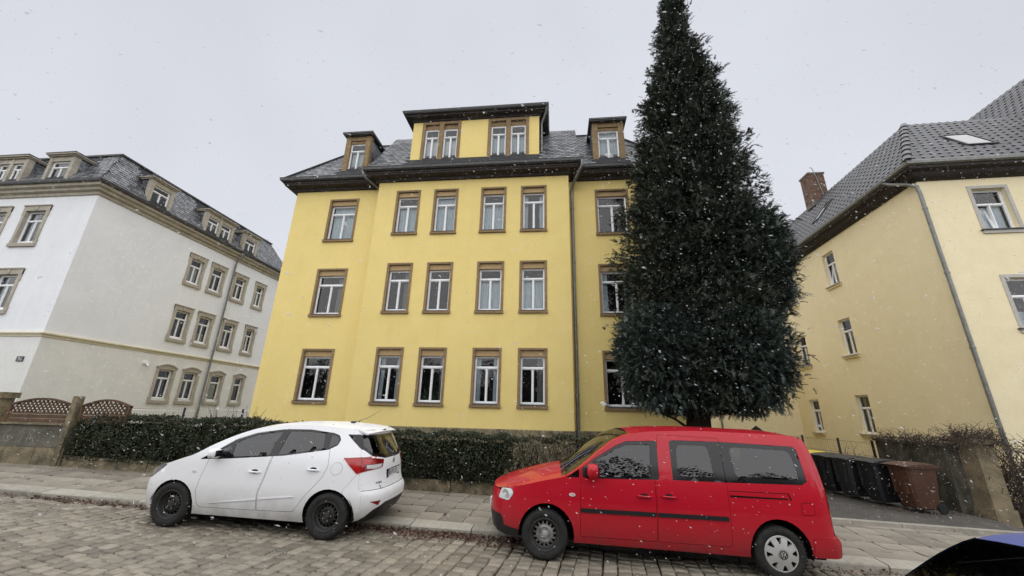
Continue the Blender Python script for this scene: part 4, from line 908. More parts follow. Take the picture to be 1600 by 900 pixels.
# ---------------------------------------------------------------- yew
TL = [(17.45,4.50),(17.17,4.18),(16.12,4.01),(15.34,3.73),(13.68,3.3),(12.7,2.89),(11.46,2.69),(10.54,2.59),(9.41,2.34),(8.22,2.07),(7.1,1.8),(6.23,1.79),(4.61,1.54),(4.03,1.80),(3.11,1.80),(2.24,2.10),(1.92,2.63),(1.70,3.2)]
TR = [(17.45,4.62),(17.18,4.95),(16.81,5.21),(15.83,5.1),(15.14,5.5),(14.2,5.75),(13.45,5.9),(12.58,6.08),(12.01,6.3),(10.84,6.09),(10.43,6.4),(9.21,6.5),(8.41,6.3),(8.05,6.7),(6.86,6.9),(6.05,6.55),(4.97,6.75),(4.23,6.45),(3.52,6.6),(2.74,6.37),(2.32,6.05),(1.99,5.4),(1.85,4.3)]
ZS = np.linspace(1.7, 17.45, 120)
XLft = np.interp(ZS, [a for a, _ in TL][::-1], [b for _, b in TL][::-1]); XRgt = np.interp(ZS, [a for a, _ in TR][::-1], [b for _, b in TR][::-1])
YT = thing('yew_tree', 'tall dark conical yew in front of the yellow house', 'tree', (3.75, 11.45, .1)); YTL = np.array([3.75, 11.45, .1])
def yew_at(z): return np.interp(z, ZS, XLft), np.interp(z, ZS, XRgt)
NB = 1900
wz = (XRgt-XLft)**1.0; cdf = np.cumsum(wz)/wz.sum(); zb = np.interp(RNG.uniform(0,1,NB), cdf, ZS); th = RNG.uniform(0, 2*PI, NB)
BUZ = np.interp(RNG.uniform(0,1,260), cdf, ZS); BUT = RNG.uniform(0,2*PI,260); BUR = RNG.uniform(.28,.75,260)*np.interp(BUZ,[2,9,17],[1.15,.9,.45]); BUH = RNG.uniform(.55,1,260)
def bulge(z, t, R):
    out = np.zeros(len(z))
    for a, b_, r, h in zip(BUZ, BUT, BUR, BUH):
        dt = np.abs((t-b_+PI) % (2*PI)-PI)*np.maximum(R,.4); dz = (z-a)*np.where(z > a, .8, 1.25); out = np.maximum(out, h*np.exp(-(dt**2+dz**2)/r**2))
    return .26*out
def shell(z, t, k):
    a, c = yew_at(z); Ry = np.minimum((c-a)/2*np.interp(z,[2,8,17],[.95,.75,.6]), 2.2); a, c = yew_at(np.minimum(17.4, z+(z-1.9)*Ry/11.5*.62)); cx, R = (a+c)/2, (c-a)/2
    lob = .70 + bulge(z, t, R)*1.4
    R = R*.95*np.interp(z, [1.7,4.2,5.5,9,13,17], [.80,.82,.97,1.0,.99,.95])
    return np.stack([cx + R*k*np.cos(t)*np.minimum(lob,1.10), 11.45 + Ry*k*np.sin(t)*lob, z], 1)
BK = np.where(RNG.uniform(0,1,NB) < .10, RNG.uniform(.98,1.14,NB), .97-.40*RNG.uniform(0,1,NB)**1.8); BP = shell(zb, th, BK)
NSP = 30; # the two dense rounded lobes at the foot
LB = []
for cx_, cy_, cz_, rx_, ry_, rz_, nb_ in ((4.78,10.85,3.45,1.13,1.25,1.36,430), (5.72,11.2,6.2,.98,1.0,1.75,330), (2.80,10.85,3.4,1.12,1.15,1.38,360), (3.95,10.5,3.5,1.0,.9,1.15,200)):
    q_ = RNG.normal(size=(nb_,3)); q_ /= np.linalg.norm(q_,axis=1)[:,None]; kk = RNG.uniform(.84,1.0,(nb_,1)); LB.append((np.array([cx_,cy_,cz_])+q_*kk*np.array([rx_,ry_,rz_]), q_))
BP = np.concatenate([BP]+[a for a, _ in LB]); LQ = np.concatenate([q for _, q in LB]); th = np.concatenate([th, np.arctan2(LQ[:,1], LQ[:,0])]); zb = np.concatenate([zb, BP[NB:,2]]); NB0 = NB; NB = len(BP)
BD = np.stack([np.cos(th), np.sin(th), np.zeros(NB)],1); BD[NB0:] = LQ
sp = np.repeat(BP, NSP, 0); tt = np.repeat(th, NSP); zz = np.repeat(zb, NSP); N = len(sp)
big = np.repeat(np.interp(zb, [2, 7, 17], [.17, .15, .10]), NSP)[:,None]
outd = np.repeat(BD, NSP, 0)
upness = np.interp(zz, [1.7, 3.0, 6, 17], [-.15, .25, .25, .55])[:,None]
off = RNG.normal(size=(N,3))*big; sp = sp + off*np.array([1,1,.75]) + outd*RNG.uniform(-.18,.04,(N,1))
# keep inside the outline
a_, c_ = yew_at(np.clip(sp[:,2], 1.75, 17.4)); m_ = (sp[:,0] > a_-.14) & (sp[:,0] < c_+.14) & (sp[:,2] > 2.0) & (sp[:,2] < 17.5); sp, outd, tt, zz, upness = sp[m_], outd[m_], tt[m_], zz[m_], upness[m_]; N = len(sp)
# trunk-side interior fill
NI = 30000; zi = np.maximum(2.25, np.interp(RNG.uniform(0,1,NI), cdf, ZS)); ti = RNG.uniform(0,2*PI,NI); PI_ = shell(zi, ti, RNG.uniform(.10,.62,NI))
ax = outd*.75 + np.array([0,0,1.0])*upness + RNG.normal(size=(N,3))*.50; ax /= np.linalg.norm(ax,axis=1)[:,None]
Ls = RNG.uniform(.11,.22,(N,1)); sd3 = np.cross(ax, np.array([0,0,1.0])+RNG.normal(size=(N,3))*.35); sd3 /= np.linalg.norm(sd3,axis=1)[:,None]; nrm3 = np.cross(sd3, ax)
tri = []; npairs = 6
for k in range(npairs):
    f0 = (k+.3)/npairs; c0 = sp + ax*Ls*f0 - nrm3*(.06*f0**2)
    for s_ in (-1, 1):
        ll = (.078*(1-.5*f0))*RNG.uniform(.75,1.2,(N,1)); dr = sd3*s_*.8 + ax*.62 + nrm3*RNG.uniform(-.25,.15,(N,1)); w3 = ax*.014
        tri.append(np.stack([c0-w3, c0+w3, c0+dr*ll],1))
tri.append(np.stack([sp-sd3*.008, sp+sd3*.008, sp+ax*Ls*1.25-nrm3*.06],1))
V = np.stack(tri,1).reshape(-1,3) - YTL; shd = np.repeat(RNG.uniform(0,1,N)*.6+np.repeat(RNG.uniform(0,.4,NB),NSP)[m_], len(tri))
def tri_mesh(name, V, shd, m):
    n = len(V)//3; me = bpy.data.meshes.new(name); me.vertices.add(3*n); me.vertices.foreach_set('co', V.ravel().astype(np.float32)); me.loops.add(3*n); me.polygons.add(n)
    me.loops.foreach_set('vertex_index', np.arange(3*n,dtype=np.int32)); me.polygons.foreach_set('loop_start', (np.arange(n)*3).astype(np.int32))
    at = me.attributes.new('shade','FLOAT','FACE'); at.data.foreach_set('value', shd.astype(np.float32)); me.materials.append(m); me.update(); return me
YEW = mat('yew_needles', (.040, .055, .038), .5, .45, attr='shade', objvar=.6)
lobe = np.repeat(np.arange(NB) >= NB0, NSP)[m_]; NT_ = len(tri); V4 = V.reshape(N, NT_*3, 3); S4 = shd.reshape(N, NT_)
link('crown', tri_mesh('crown', V4[~lobe].reshape(-1,3), S4[~lobe].ravel(), YEW), YT)
link('crown', tri_mesh('crown', V4[lobe].reshape(-1,3), S4[lobe].ravel(), mat('yew_needles_lower', (.044, .066, .054), .5, .45, attr='shade', objvar=.5)), YT)
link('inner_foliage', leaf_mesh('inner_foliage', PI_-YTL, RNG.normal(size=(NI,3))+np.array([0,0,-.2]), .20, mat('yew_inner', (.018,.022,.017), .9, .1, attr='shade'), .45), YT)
BARK = mat('yew_bark', (.030, .021, .017), .95, .1, col2=(.055, .038, .030), vscale=9, streak=.25, bump=.8, bscale=30)
b = MB(); tp = [(3.62,11.45,-.1),(3.68,11.45,.6),(3.74,11.45,1.3),(3.85,11.45,2.6),(4.1,11.45,6),(4.35,11.45,11),(4.5,11.45,16.5)]
for dx, dy, rr in ((0,0,1), (.2,-.12,.55), (-.22,-.05,.55), (.05,.22,.6)): b.tube([(x+dx*(1-i/8), y+dy*(1-i/8), z) for i, (x, y, z) in enumerate(tp)], [q*rr for q in (.36,.31,.29,.27,.2,.12,.03)], 12)
for q in range(46):
    i = random.randrange(NB); e = Vector(BP[i]); s_ = Vector((lerp(3.8,4.5,(e.z-2)/15), 11.45, e.z-random.uniform(.3,.9))); b.tube([s_, s_.lerp(e,.5)+Vector((0,0,.1)), e], [.05,.03,.012], 6)
b.build('trunk', BARK, YT, smooth=True)

# ---------------------------------------------------------------- wheelie bins
RUB = mat('rubber', (.018, .018, .018), .8, .3, var=.2, vscale=10)
def bin_mat(n, c): return mat(n, c, .5, .4, var=.2, vscale=3, bump=.15, bscale=120)
def wheelie_bin(label, cb_, cl_, x, y, rz, group='wheelie bins lined up along the driveway wall'):
    z = zpav_in(x, y)-.01 if y < 10 else zpav(x, 10)+.06
    t = thing('wheelie_bin', label, 'bin', (x, y, z), rz, group); H = .93; WORLDLOC[t.name] = (0,0,0)
    b = MB(); d0, d1, w0, w1 = .25, .33, .21, .275     # front faces -x
    rings = [(.07,d0-.03,w0-.02),(.09,d0,w0),(.3,d0+.022,w0+.018),(.60,d0+.05,w0+.042),(.86,d1-.01,w1-.012),(.862,d1+.02,w1+.018),(.90,d1+.02,w1+.018),(.905,d1,w1)]
    vs = []
    for z_, d, w in rings:
        c = .05
        for px, py in ((-d+c,-w),(d-c,-w),(d,-w+c),(d,w-c),(d-c,w),(-d+c,w),(-d,w-c),(-d,-w+c)): vs.append((px+(.02 if z_ < .3 else 0), py, z_))
    n = 8; fs = [(i*n+k, i*n+(k+1)%n, (i+1)*n+(k+1)%n, (i+1)*n+k) for i in range(len(rings)-1) for k in range(n)] + [tuple(range(n))[::-1]]
    b.add(vs, fs)
    for yy in (-.12, .12): b.box((-d1-.012,yy-.03,.35),(-d1+.08,yy+.03,.84))
    b.build('body', cb_, t, angle=40, smooth=True)
    b = MB(); m = 9; vs = []
    for i in range(m):
        q = i/(m-1); xx = lerp(-d1-.06, d1+.06, q); zz = .915+.055*math.sin(q*PI)**.6+.015*q
        for yy in (-w1-.03, -w1*.5, 0, w1*.5, w1+.03): vs.append((xx, yy, zz - (.02 if abs(yy) > w1 else 0)))
    for i in range(m):
        for yy in (-w1-.03, w1+.03): pass
    fs = [(i*5+k, (i+1)*5+k, (i+1)*5+k+1, i*5+k+1) for i in range(m-1) for k in range(4)]
    b.add(vs, fs); k0 = len(b.v); 
    e = [i*5 for i in range(m)] + [(m-1)*5+k for k in range(1,5)] + [i*5+4 for i in range(m-2,-1,-1)] + [k for k in (3,2,1)]
    lowr = [(b.v[i][0], b.v[i][1], .895) for i in e]; b.v += lowr
    for i in range(len(e)): j = (i+1) % len(e); b.f.append([e[j], e[i], k0+i, k0+j]); b.m.append(0); b.sh.append(.5)
    b.build('lid', cl_, t, angle=35, smooth=True)
    b = MB(); b.tube([(d1+.02,-.2,.87),(d1+.09,-.19,.9),(d1+.09,.19,.9),(d1+.02,.2,.87)], .016, 8); b.build('handle', cl_, t, smooth=True)
    for yy in (-.235, .235):
        M_ = Matrix.Translation((d0-.02, yy, .1)) @ Matrix.Rotation(PI/2, 4, 'X'); b = MB(); b.lathe([(.0,-.025),(.07,-.025),(.095,-.022),(.1,-.012),(.1,.012),(.095,.022),(.07,.025),(0,.025)], 20, M_); b.build('wheel', RUB, t, smooth=True, angle=40)
    b = MB(); b.tube([(d0-.02,-.23,.1),(d0-.02,.23,.1)], .012, 6); b.build('axle', FPOST, t)
BLK = bin_mat('black_plastic', (.016, .017, .02)); BLK2 = bin_mat('charcoal_plastic', (.028, .029, .031)); BRN = bin_mat('brown_plastic', (.075, .034, .02)); YLW = bin_mat('yellow_plastic', (.75, .62, .03))
wheelie_bin('brown wheelie bin nearest the pavement in the driveway row', BRN, BRN, 7.76, 10.24, math.radians(6))
wheelie_bin('black wheelie bin directly behind the brown bin', BLK, BLK, 7.52, 10.86, math.radians(10))
wheelie_bin('charcoal wheelie bin third from the pavement in the bin row', BLK2, BLK, 7.36, 11.48, math.radians(12))
wheelie_bin('black wheelie bin standing just in front of the yellow lidded bin', BLK, BLK, 7.26, 12.10, math.radians(12))
wheelie_bin('black wheelie bin with a bright yellow lid at the far end of the row', BLK, YLW, 7.18, 12.74, math.radians(12))

# ---------------------------------------------------------------- leaf litter and falling snow
LIT = mat('fallen_leaf', (.15, .095, .072), .85, .2, attr='shade', objvar=.6)
def litter():
    Ps = []
    for x0, x1, y0, y1, n in ((-3.6,-.3,6.45,6.93,2900), (-9.5,-5.6,6.72,6.93,900), (-5.6,-3.4,6.6,6.93,250), (3.4,9,6.66,6.93,420), (-14,-9.5,6.82,6.93,160), (6.5,8.9,9.7,10.3,220)):
        x = RNG.uniform(x0,x1,n); q = RNG.uniform(0,1,n)**1.6; y = y1-q*(y1-y0)*(.75+.25*np.sin(x*5)); z = np.array([zroad(a) if y1 < 7 else zpav(a,b_)+.06 for a, b_ in zip(x,y)]) + RNG.uniform(.0,.045,n)*(1-q)+.006; Ps.append(np.stack([x,y,z],1))
    P = np.concatenate(Ps); D = RNG.normal(size=(len(P),3))*np.array([1,1,.35]); return leaf_mesh('fallen_leaves', P, D, .038, LIT, .6)
link('fallen_leaves', litter(), None, kind='stuff')
SNOW = bpy.data.materials.new('snow_flake'); SNOW.use_nodes = True; n_ = SNOW.node_tree.nodes; l_ = SNOW.node_tree.links; n_.clear()
o_ = n_.new('ShaderNodeOutputMaterial'); a_1 = n_.new('ShaderNodeBsdfDiffuse'); a_2 = n_.new('ShaderNodeBsdfTranslucent'); a_3 = n_.new('ShaderNodeBsdfTransparent'); m_1 = n_.new('ShaderNodeMixShader'); m_2 = n_.new('ShaderNodeMixShader')
a_1.inputs[0].default_value = (.92,.93,.95,1); a_2.inputs[0].default_value = (.92,.93,.95,1); m_1.inputs[0].default_value = .5; m_2.inputs[0].default_value = .54
l_.new(a_1.outputs[0], m_1.inputs[1]); l_.new(a_2.outputs[0], m_1.inputs[2]); l_.new(m_1.outputs[0], m_2.inputs[1]); l_.new(a_3.outputs[0], m_2.inputs[2]); l_.new(m_2.outputs[0], o_.inputs[0])
def snow():
    n = 54000; P = np.stack([RNG.uniform(-13,11,n), RNG.uniform(.45,11,n)**1, RNG.uniform(.1,11,n)],1)
    keep = (np.linalg.norm(P-np.array([0,0,EYE]),axis=1) > 1.5) & ~((P[:,0] > -6.8) & (P[:,0] < 4) & (P[:,1] > 5.95) & (P[:,1] < 8) & (P[:,2] < 1.95)) & ~((P[:,0] > 0) & (P[:,0] < 5) & (P[:,1] > .6) & (P[:,1] < 2.7) & (P[:,2] < 1.65)); P = P[keep]; n = len(P)
    s = (RNG.uniform(.0022,.0055,(n,1)))*np.where(RNG.uniform(0,1,(n,1)) < .06, 1.8, 1.0)
    a = RNG.normal(size=(n,3))*np.array([.35,.25,.15])+np.array([.9,.1,-.35]); a /= np.linalg.norm(a,axis=1)[:,None]; b_ = np.cross(a, RNG.normal(size=(n,3))); b_ /= np.linalg.norm(b_,axis=1)[:,None]; e = np.cross(a,b_)
    el = RNG.uniform(1.0,2.8,(n,1)); jit = lambda: RNG.uniform(.6,1.3,(n,1))
    V = np.stack([P+a*s*el*jit(), P-a*s*el*jit(), P+b_*s*jit(), P-b_*s*jit(), P+e*s*.7*jit(), P-e*s*.7*jit()],1).reshape(-1,3)
    F = np.array([(0,2,4),(2,1,4),(1,3,4),(3,0,4),(2,0,5),(1,2,5),(3,1,5),(0,3,5)]); F = (F[None]+np.arange(n)[:,None,None]*6).reshape(-1,3)
    me = bpy.data.meshes.new('falling_snow'); me.vertices.add(len(V)); me.vertices.foreach_set('co', V.ravel().astype(np.float32)); me.loops.add(F.size); me.loops.foreach_set('vertex_index', F.ravel().astype(np.int32)); me.polygons.add(len(F)); me.polygons.foreach_set('loop_start', (np.arange(len(F))*3).astype(np.int32)); me.materials.append(SNOW); me.update(); return me
link('falling_snow', snow(), None, kind='stuff')

# ---------------------------------------------------------------- cars: panels cut from one analytic body surface
def rnd(poly, r, n=4):
    out = []; N = len(poly)
    for i in range(N):
        a, b, c = (Vector(poly[i-1]), Vector(poly[i]), Vector(poly[(i+1) % N])); u, v = a-b, c-b; d = min(r, u.length*.45, v.length*.45)
        p, q = b+u.normalized()*d, b+v.normalized()*d
        for k in range(n+1): t = k/n; w = p*(1-t)**2 + b*2*t*(1-t) + q*t*t; out.append((w.x, w.y))
    return out
def shrink(poly, g):
    N = len(poly); ar = sum(poly[i-1][0]*poly[i][1]-poly[i][0]*poly[i-1][1] for i in range(N)); sg = 1 if ar > 0 else -1; out = []
    for i in range(N):
        a, b, c = Vector(poly[i-1]), Vector(poly[i]), Vector(poly[(i+1) % N]); u, v = (b-a), (c-b)
        if u.length < 1e-7 or v.length < 1e-7: out.append(tuple(b)); continue
        u.normalize(); v.normalize(); n1, n2 = Vector((-u.y,u.x))*sg, Vector((-v.y,v.x))*sg; k = n1+n2
        m = k/max(.35, 1+n1.dot(n2)); q = b+m*g; out.append((q.x, q.y))
    return out
def dens(poly, step):
    out = []
    for i in range(len(poly)):
        a, b = poly[i], poly[(i+1) % len(poly)]; n = max(1, int(math.hypot(b[0]-a[0], b[1]-a[1])/step))
        for k in range(n): out.append((lerp(a[0],b[0],k/n), lerp(a[1],b[1],k/n)))
    return out
def pip(pts, poly):
    x, y = pts[:,0], pts[:,1]; ins = np.zeros(len(pts), bool); n = len(poly)
    for i in range(n):
        x0, y0 = poly[i-1]; x1, y1 = poly[i]
        if y0 == y1: continue
        c = ((y0 > y) != (y1 > y)) & (x < (x1-x0)*(y-y0)/(y1-y0)+x0); ins ^= c
    return ins
def panel_mesh(name, outer, holes, fn, mt, inward, depth=.02, step=.07, off=0.0, flip=False):
    """triangulate outer minus holes in 2D, lift onto the body surface, turn the edges inwards"""
    P = []; E = []
    for poly in [outer]+list(holes):
        d = dens(poly, step); o = len(P); P += d; E += [(o+i, o+(i+1) % len(d)) for i in range(len(d))]
    A = np.array(P); lo, hi = np.array(outer).min(0), np.array(outer).max(0)
    gx, gy = np.meshgrid(np.arange(lo[0]+step/2, hi[0], step), np.arange(lo[1]+step/2, hi[1], step)); G = np.stack([gx.ravel(), gy.ravel()],1)
    if len(G):
        k = pip(G, outer)
        for h in holes: k &= ~pip(G, h)
        G = G[k]
        if len(G): G = G[(np.min(np.linalg.norm(G[:,None]-A[None],axis=2),axis=1) > step*.45)]
    P = [Vector(p) for p in P] + [Vector(p) for p in G]
    v, e, f, *_ = delaunay_2d_cdt(P, E, [], 0, 1e-6)
    v2 = np.array([(a.x, a.y) for a in v]); F = np.array([t for t in f if len(t) == 3]); C = v2[F].mean(1); k = pip(C, outer)
    for h in holes: k &= ~pip(C, h)
    F = F[k]; inw = Vector(inward)
    V3 = [Vector(fn(*p)) + inw*off for p in v2]
    dark = 1 if (mt.name.endswith('car_paint') and depth == .02) else 0
    used = sorted(set(F.ravel())); mp = {u: i for i, u in enumerate(used)}; V = [V3[u] for u in used]; T = [[mp[i] for i in t] for t in F]
    # orient away from the inward vector
    n0 = sum(((V[t[1]]-V[t[0]]).cross(V[t[2]]-V[t[0]]) for t in T), Vector()); 
    if n0.dot(inw) > 0: T = [t[::-1] for t in T]
    b = MB(); b.add(V, T)
    cnt = {}
    for t in T:
        for i in range(3): cnt[(t[i], t[(i+1) % 3])] = 1
    if depth:
        for (i, j) in list(cnt):
            if (j, i) not in cnt: b.add([V[j], V[i], V[i]+inw*depth, V[j]+inw*depth], [(0,1,2,3)], dark)
    return b.mesh(name, [mt, SHELL] if dark else mt, True, angle=None if not depth else 60)
class Shape:
    def __init__(s, W, zc, h, xaf, xf, nf, xar, xr, nr, p=2.4, sf=.8, sr=.88):
        s.Wt, s.zt, s.ht, s.xaf, s.xft, s.nf, s.xar, s.xrt, s.nr, s.p, s.sf, s.sr = W, zc, h, xaf, xf, nf, xar, xr, nr, p, sf, sr
    @staticmethod
    def ip(t, x):     # smooth (monotone-ish cubic) interpolation
        xs = [a for a, _ in t]
        if x <= xs[0]: return t[0][1]
        if x >= xs[-1]: return t[-1][1]
        i = next(k for k in range(len(xs)-1) if xs[k+1] >= x); (x0, y0), (x1, y1) = t[i], t[i+1]; q = (x-x0)/(x1-x0)
        def sl(k):
            if k == 0 or k == len(t)-1: return (t[min(k+1,len(t)-1)][1]-t[max(k-1,0)][1])/(t[min(k+1,len(t)-1)][0]-t[max(k-1,0)][0])
            a = (t[k][1]-t[k-1][1])/(t[k][0]-t[k-1][0]); b = (t[k+1][1]-t[k][1])/(t[k+1][0]-t[k][0]); return 0 if a*b <= 0 else 2*a*b/(a+b)
        m0, m1, L = sl(i), sl(i+1), x1-x0
        return (2*q**3-3*q*q+1)*y0+(q**3-2*q*q+q)*L*m0+(-2*q**3+3*q*q)*y1+(q**3-q*q)*L*m1
    def W(s, z): return s.ip(s.Wt, z)
    def zc(s, x): return s.ip(s.zt, x)
    def xf(s, z): return s.ip(s.xft, z)
    def xr(s, z): return s.ip(s.xrt, z)
    def hw(s, x, z):
        w = s.W(z)
        if x < s.xaf: u = min(1, (s.xaf-x)/(s.xaf-s.xf(z))); w *= (1-u**s.nf)**(1/s.nf)
        if x > s.xar: u = min(1, (x-s.xar)/(s.xr(z)-s.xar)); w *= (1-u**s.nr)**(1/s.nr)
        return w
    def side(s, sg, o=0): return lambda x, z: (x, sg*(s.hw(x, z)+o), z)
    def top(s, o=0):
        def f(x, y):
            e = max(.02, s.hw(x, s.zc(x))); t = min(1, abs(y)/e); return (x, y, s.zc(x)+s.ip(s.ht, x)*(1-t**s.p)+o)
        return f
    def front(s, o=0): return lambda y, z: (s.xaf-(s.xaf-s.xf(z))*max(0,(1-min(1,abs(y)/s.W(z))**s.nf))**(1/s.nf)-o, y, z)
    def rear(s, o=0): return lambda y, z: (s.xar+(s.xr(z)-s.xar)*max(0,(1-min(1,abs(y)/s.W(z))**s.nr))**(1/s.nr)+o, y, z)
    def xsf(s, z): return s.xaf-(1-s.sf**s.nf)**(1/s.nf)*(s.xaf-s.xf(z))
    def xsr(s, z): return s.xar+(1-s.sr**s.nr)**(1/s.nr)*(s.xr(z)-s.xar)
    def side_outline(s, zb_f, zb, zb_r, ztf, ztr, arches):
        """closed outline of the side between the front and rear corner curves and up to the cant rail"""
        pts = [(s.xsf(z), z) for z in np.linspace(ztf, zb_f, 8)]
        pts += [(arches[0][0]-.3, zb_f), (arches[0][0]+.3, zb), (arches[1][0]-.3, zb), (arches[1][0]+.3, zb_r)]
        pts += [(s.xsr(z), z) for z in np.linspace(zb_r, ztr, 12)]
        x1, x0 = s.xsr(ztr), s.xsf(ztf)
        pts += [(x, s.zc(x)) for x in np.linspace(x1-.02, x0+.02, 46)]
        return pts
def ell(cx, cz, rx, rz, n=28): return [(cx+rx*math.cos(2*PI*i/n), cz+rz*math.sin(2*PI*i/n)) for i in range(n)]
def paint(name, col, dirt, dz, dl, coat=.55):
    m = mat(name, col, .42, .2, coat=coat); n = m.node_tree.nodes; l = m.node_tree.links; p = n['Principled BSDF']
    tc = n.new('ShaderNodeTexCoord'); sx = n.new('ShaderNodeSeparateXYZ'); l.new(tc.outputs['Object'], sx.inputs[0]); t = n.new('ShaderNodeTexNoise'); t.inputs['Scale'].default_value = 3; t.inputs['Detail'].default_value = 8; t.inputs['Roughness'].default_value = .7; l.new(tc.outputs['Object'], t.inputs['Vector'])
    mr = n.new('ShaderNodeMapRange'); mr.inputs['From Min'].default_value = dz; mr.inputs['From Max'].default_value = .15; mr.inputs['To Max'].default_value = dl; l.new(sx.outputs['Z'], mr.inputs['Value'])
    mm = n.new('ShaderNodeMath'); mm.operation = 'MULTIPLY'; l.new(mr.outputs[0], mm.inputs[0]); r2 = n.new('ShaderNodeMapRange'); r2.inputs['From Min'].default_value = .3; r2.inputs['From Max'].default_value = .65; r2.inputs['To Min'].default_value = .35; l.new(t.outputs[0], r2.inputs['Value']); l.new(r2.outputs[0], mm.inputs[1])
    mx = n.new('ShaderNodeMix'); mx.data_type = 'RGBA'; l.new(mm.outputs[0], mx.inputs[0]); mx.inputs[6].default_value = (*col,1); mx.inputs[7].default_value = (*dirt,1); l.new(mx.outputs[2], p.inputs['Base Color'])
    m3 = n.new('ShaderNodeMapRange'); m3.inputs['To Min'].default_value = .42; m3.inputs['To Max'].default_value = .7; l.new(mm.outputs[0], m3.inputs['Value']); l.new(m3.outputs[0], p.inputs['Roughness'])
    m4 = n.new('ShaderNodeMapRange'); m4.inputs['To Min'].default_value = coat; m4.inputs['To Max'].default_value = .05; l.new(mm.outputs[0], m4.inputs['Value']); l.new(m4.outputs[0], p.inputs['Coat Weight'])
    return m
CGLASS = glass('car_glass', (.26, .29, .28), 1.52, .015, 1.7); WGLASS = glass('windscreen_glass', (.45, .47, .44), 1.45, .02, .8); DGLASS = glass('dark_car_glass', (.05, .055, .06), 1.52, .01, .5)
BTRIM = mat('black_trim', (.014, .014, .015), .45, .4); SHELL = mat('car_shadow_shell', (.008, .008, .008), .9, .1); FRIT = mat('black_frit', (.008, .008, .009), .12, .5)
TYRE = mat('tyre', (.018, .018, .018), .85, .25, col2=(.034, .033, .031), vscale=14, bump=.5, bscale=60)
STEELW = mat('black_steel_rim', (.022, .022, .022), .6, .4, col2=(.05, .048, .046), vscale=12); STEELG = mat('worn_steel_rim', (.13, .125, .12), .55, .5, metal=.3, col2=(.46, .45, .44), vscale=9); CAPS = mat('silver_wheel_cover', (.42, .42, .40), .4, .5, metal=.25, col2=(.52, .52, .50), vscale=8)
CHROME = mat('chrome', (.6, .6, .6), .15, .5, metal=1); REDL = mat('red_lens', (.42, .012, .012), .15, .5, coat=.5); DREDL = mat('dark_red_lens', (.20, .008, .008), .15, .5, coat=.5); CLEARL = mat('clear_lens', (.62, .63, .64), .12, .5, coat=.5); HEADL = mat('headlight_glass', (.62, .65, .66), .1, .5, coat=.8); HEADG = mat('grey_headlight', (.16, .165, .17), .1, .5, coat=.8); ORANGE = mat('amber_lens', (.55, .25, .08), .2, .5)
SEAT = mat('seat_cloth', (.03, .03, .032), .9, .1, var=.3)
def car_root(name, label, cat, p0, p1, hwid, tilt, group=None):
    """p0, p1: near-side front and rear wheel contacts on the road"""
    (x0, y0), (x1, y1) = p0, p1; rz = math.atan2(y1-y0, x1-x0)
    t = thing(name, label, cat, (0,0,0), 0, group); WORLDLOC[t.name] = (0,0,0)
    t.matrix_world = Matrix.Translation((x0, y0, zroad(x0))) @ Matrix.Rotation(rz, 4, 'Z') @ Matrix.Rotation(math.atan(.025), 4, 'Y') @ Matrix.Rotation(tilt, 4, 'X') @ Matrix.Translation((0, hwid, 0))
    return t
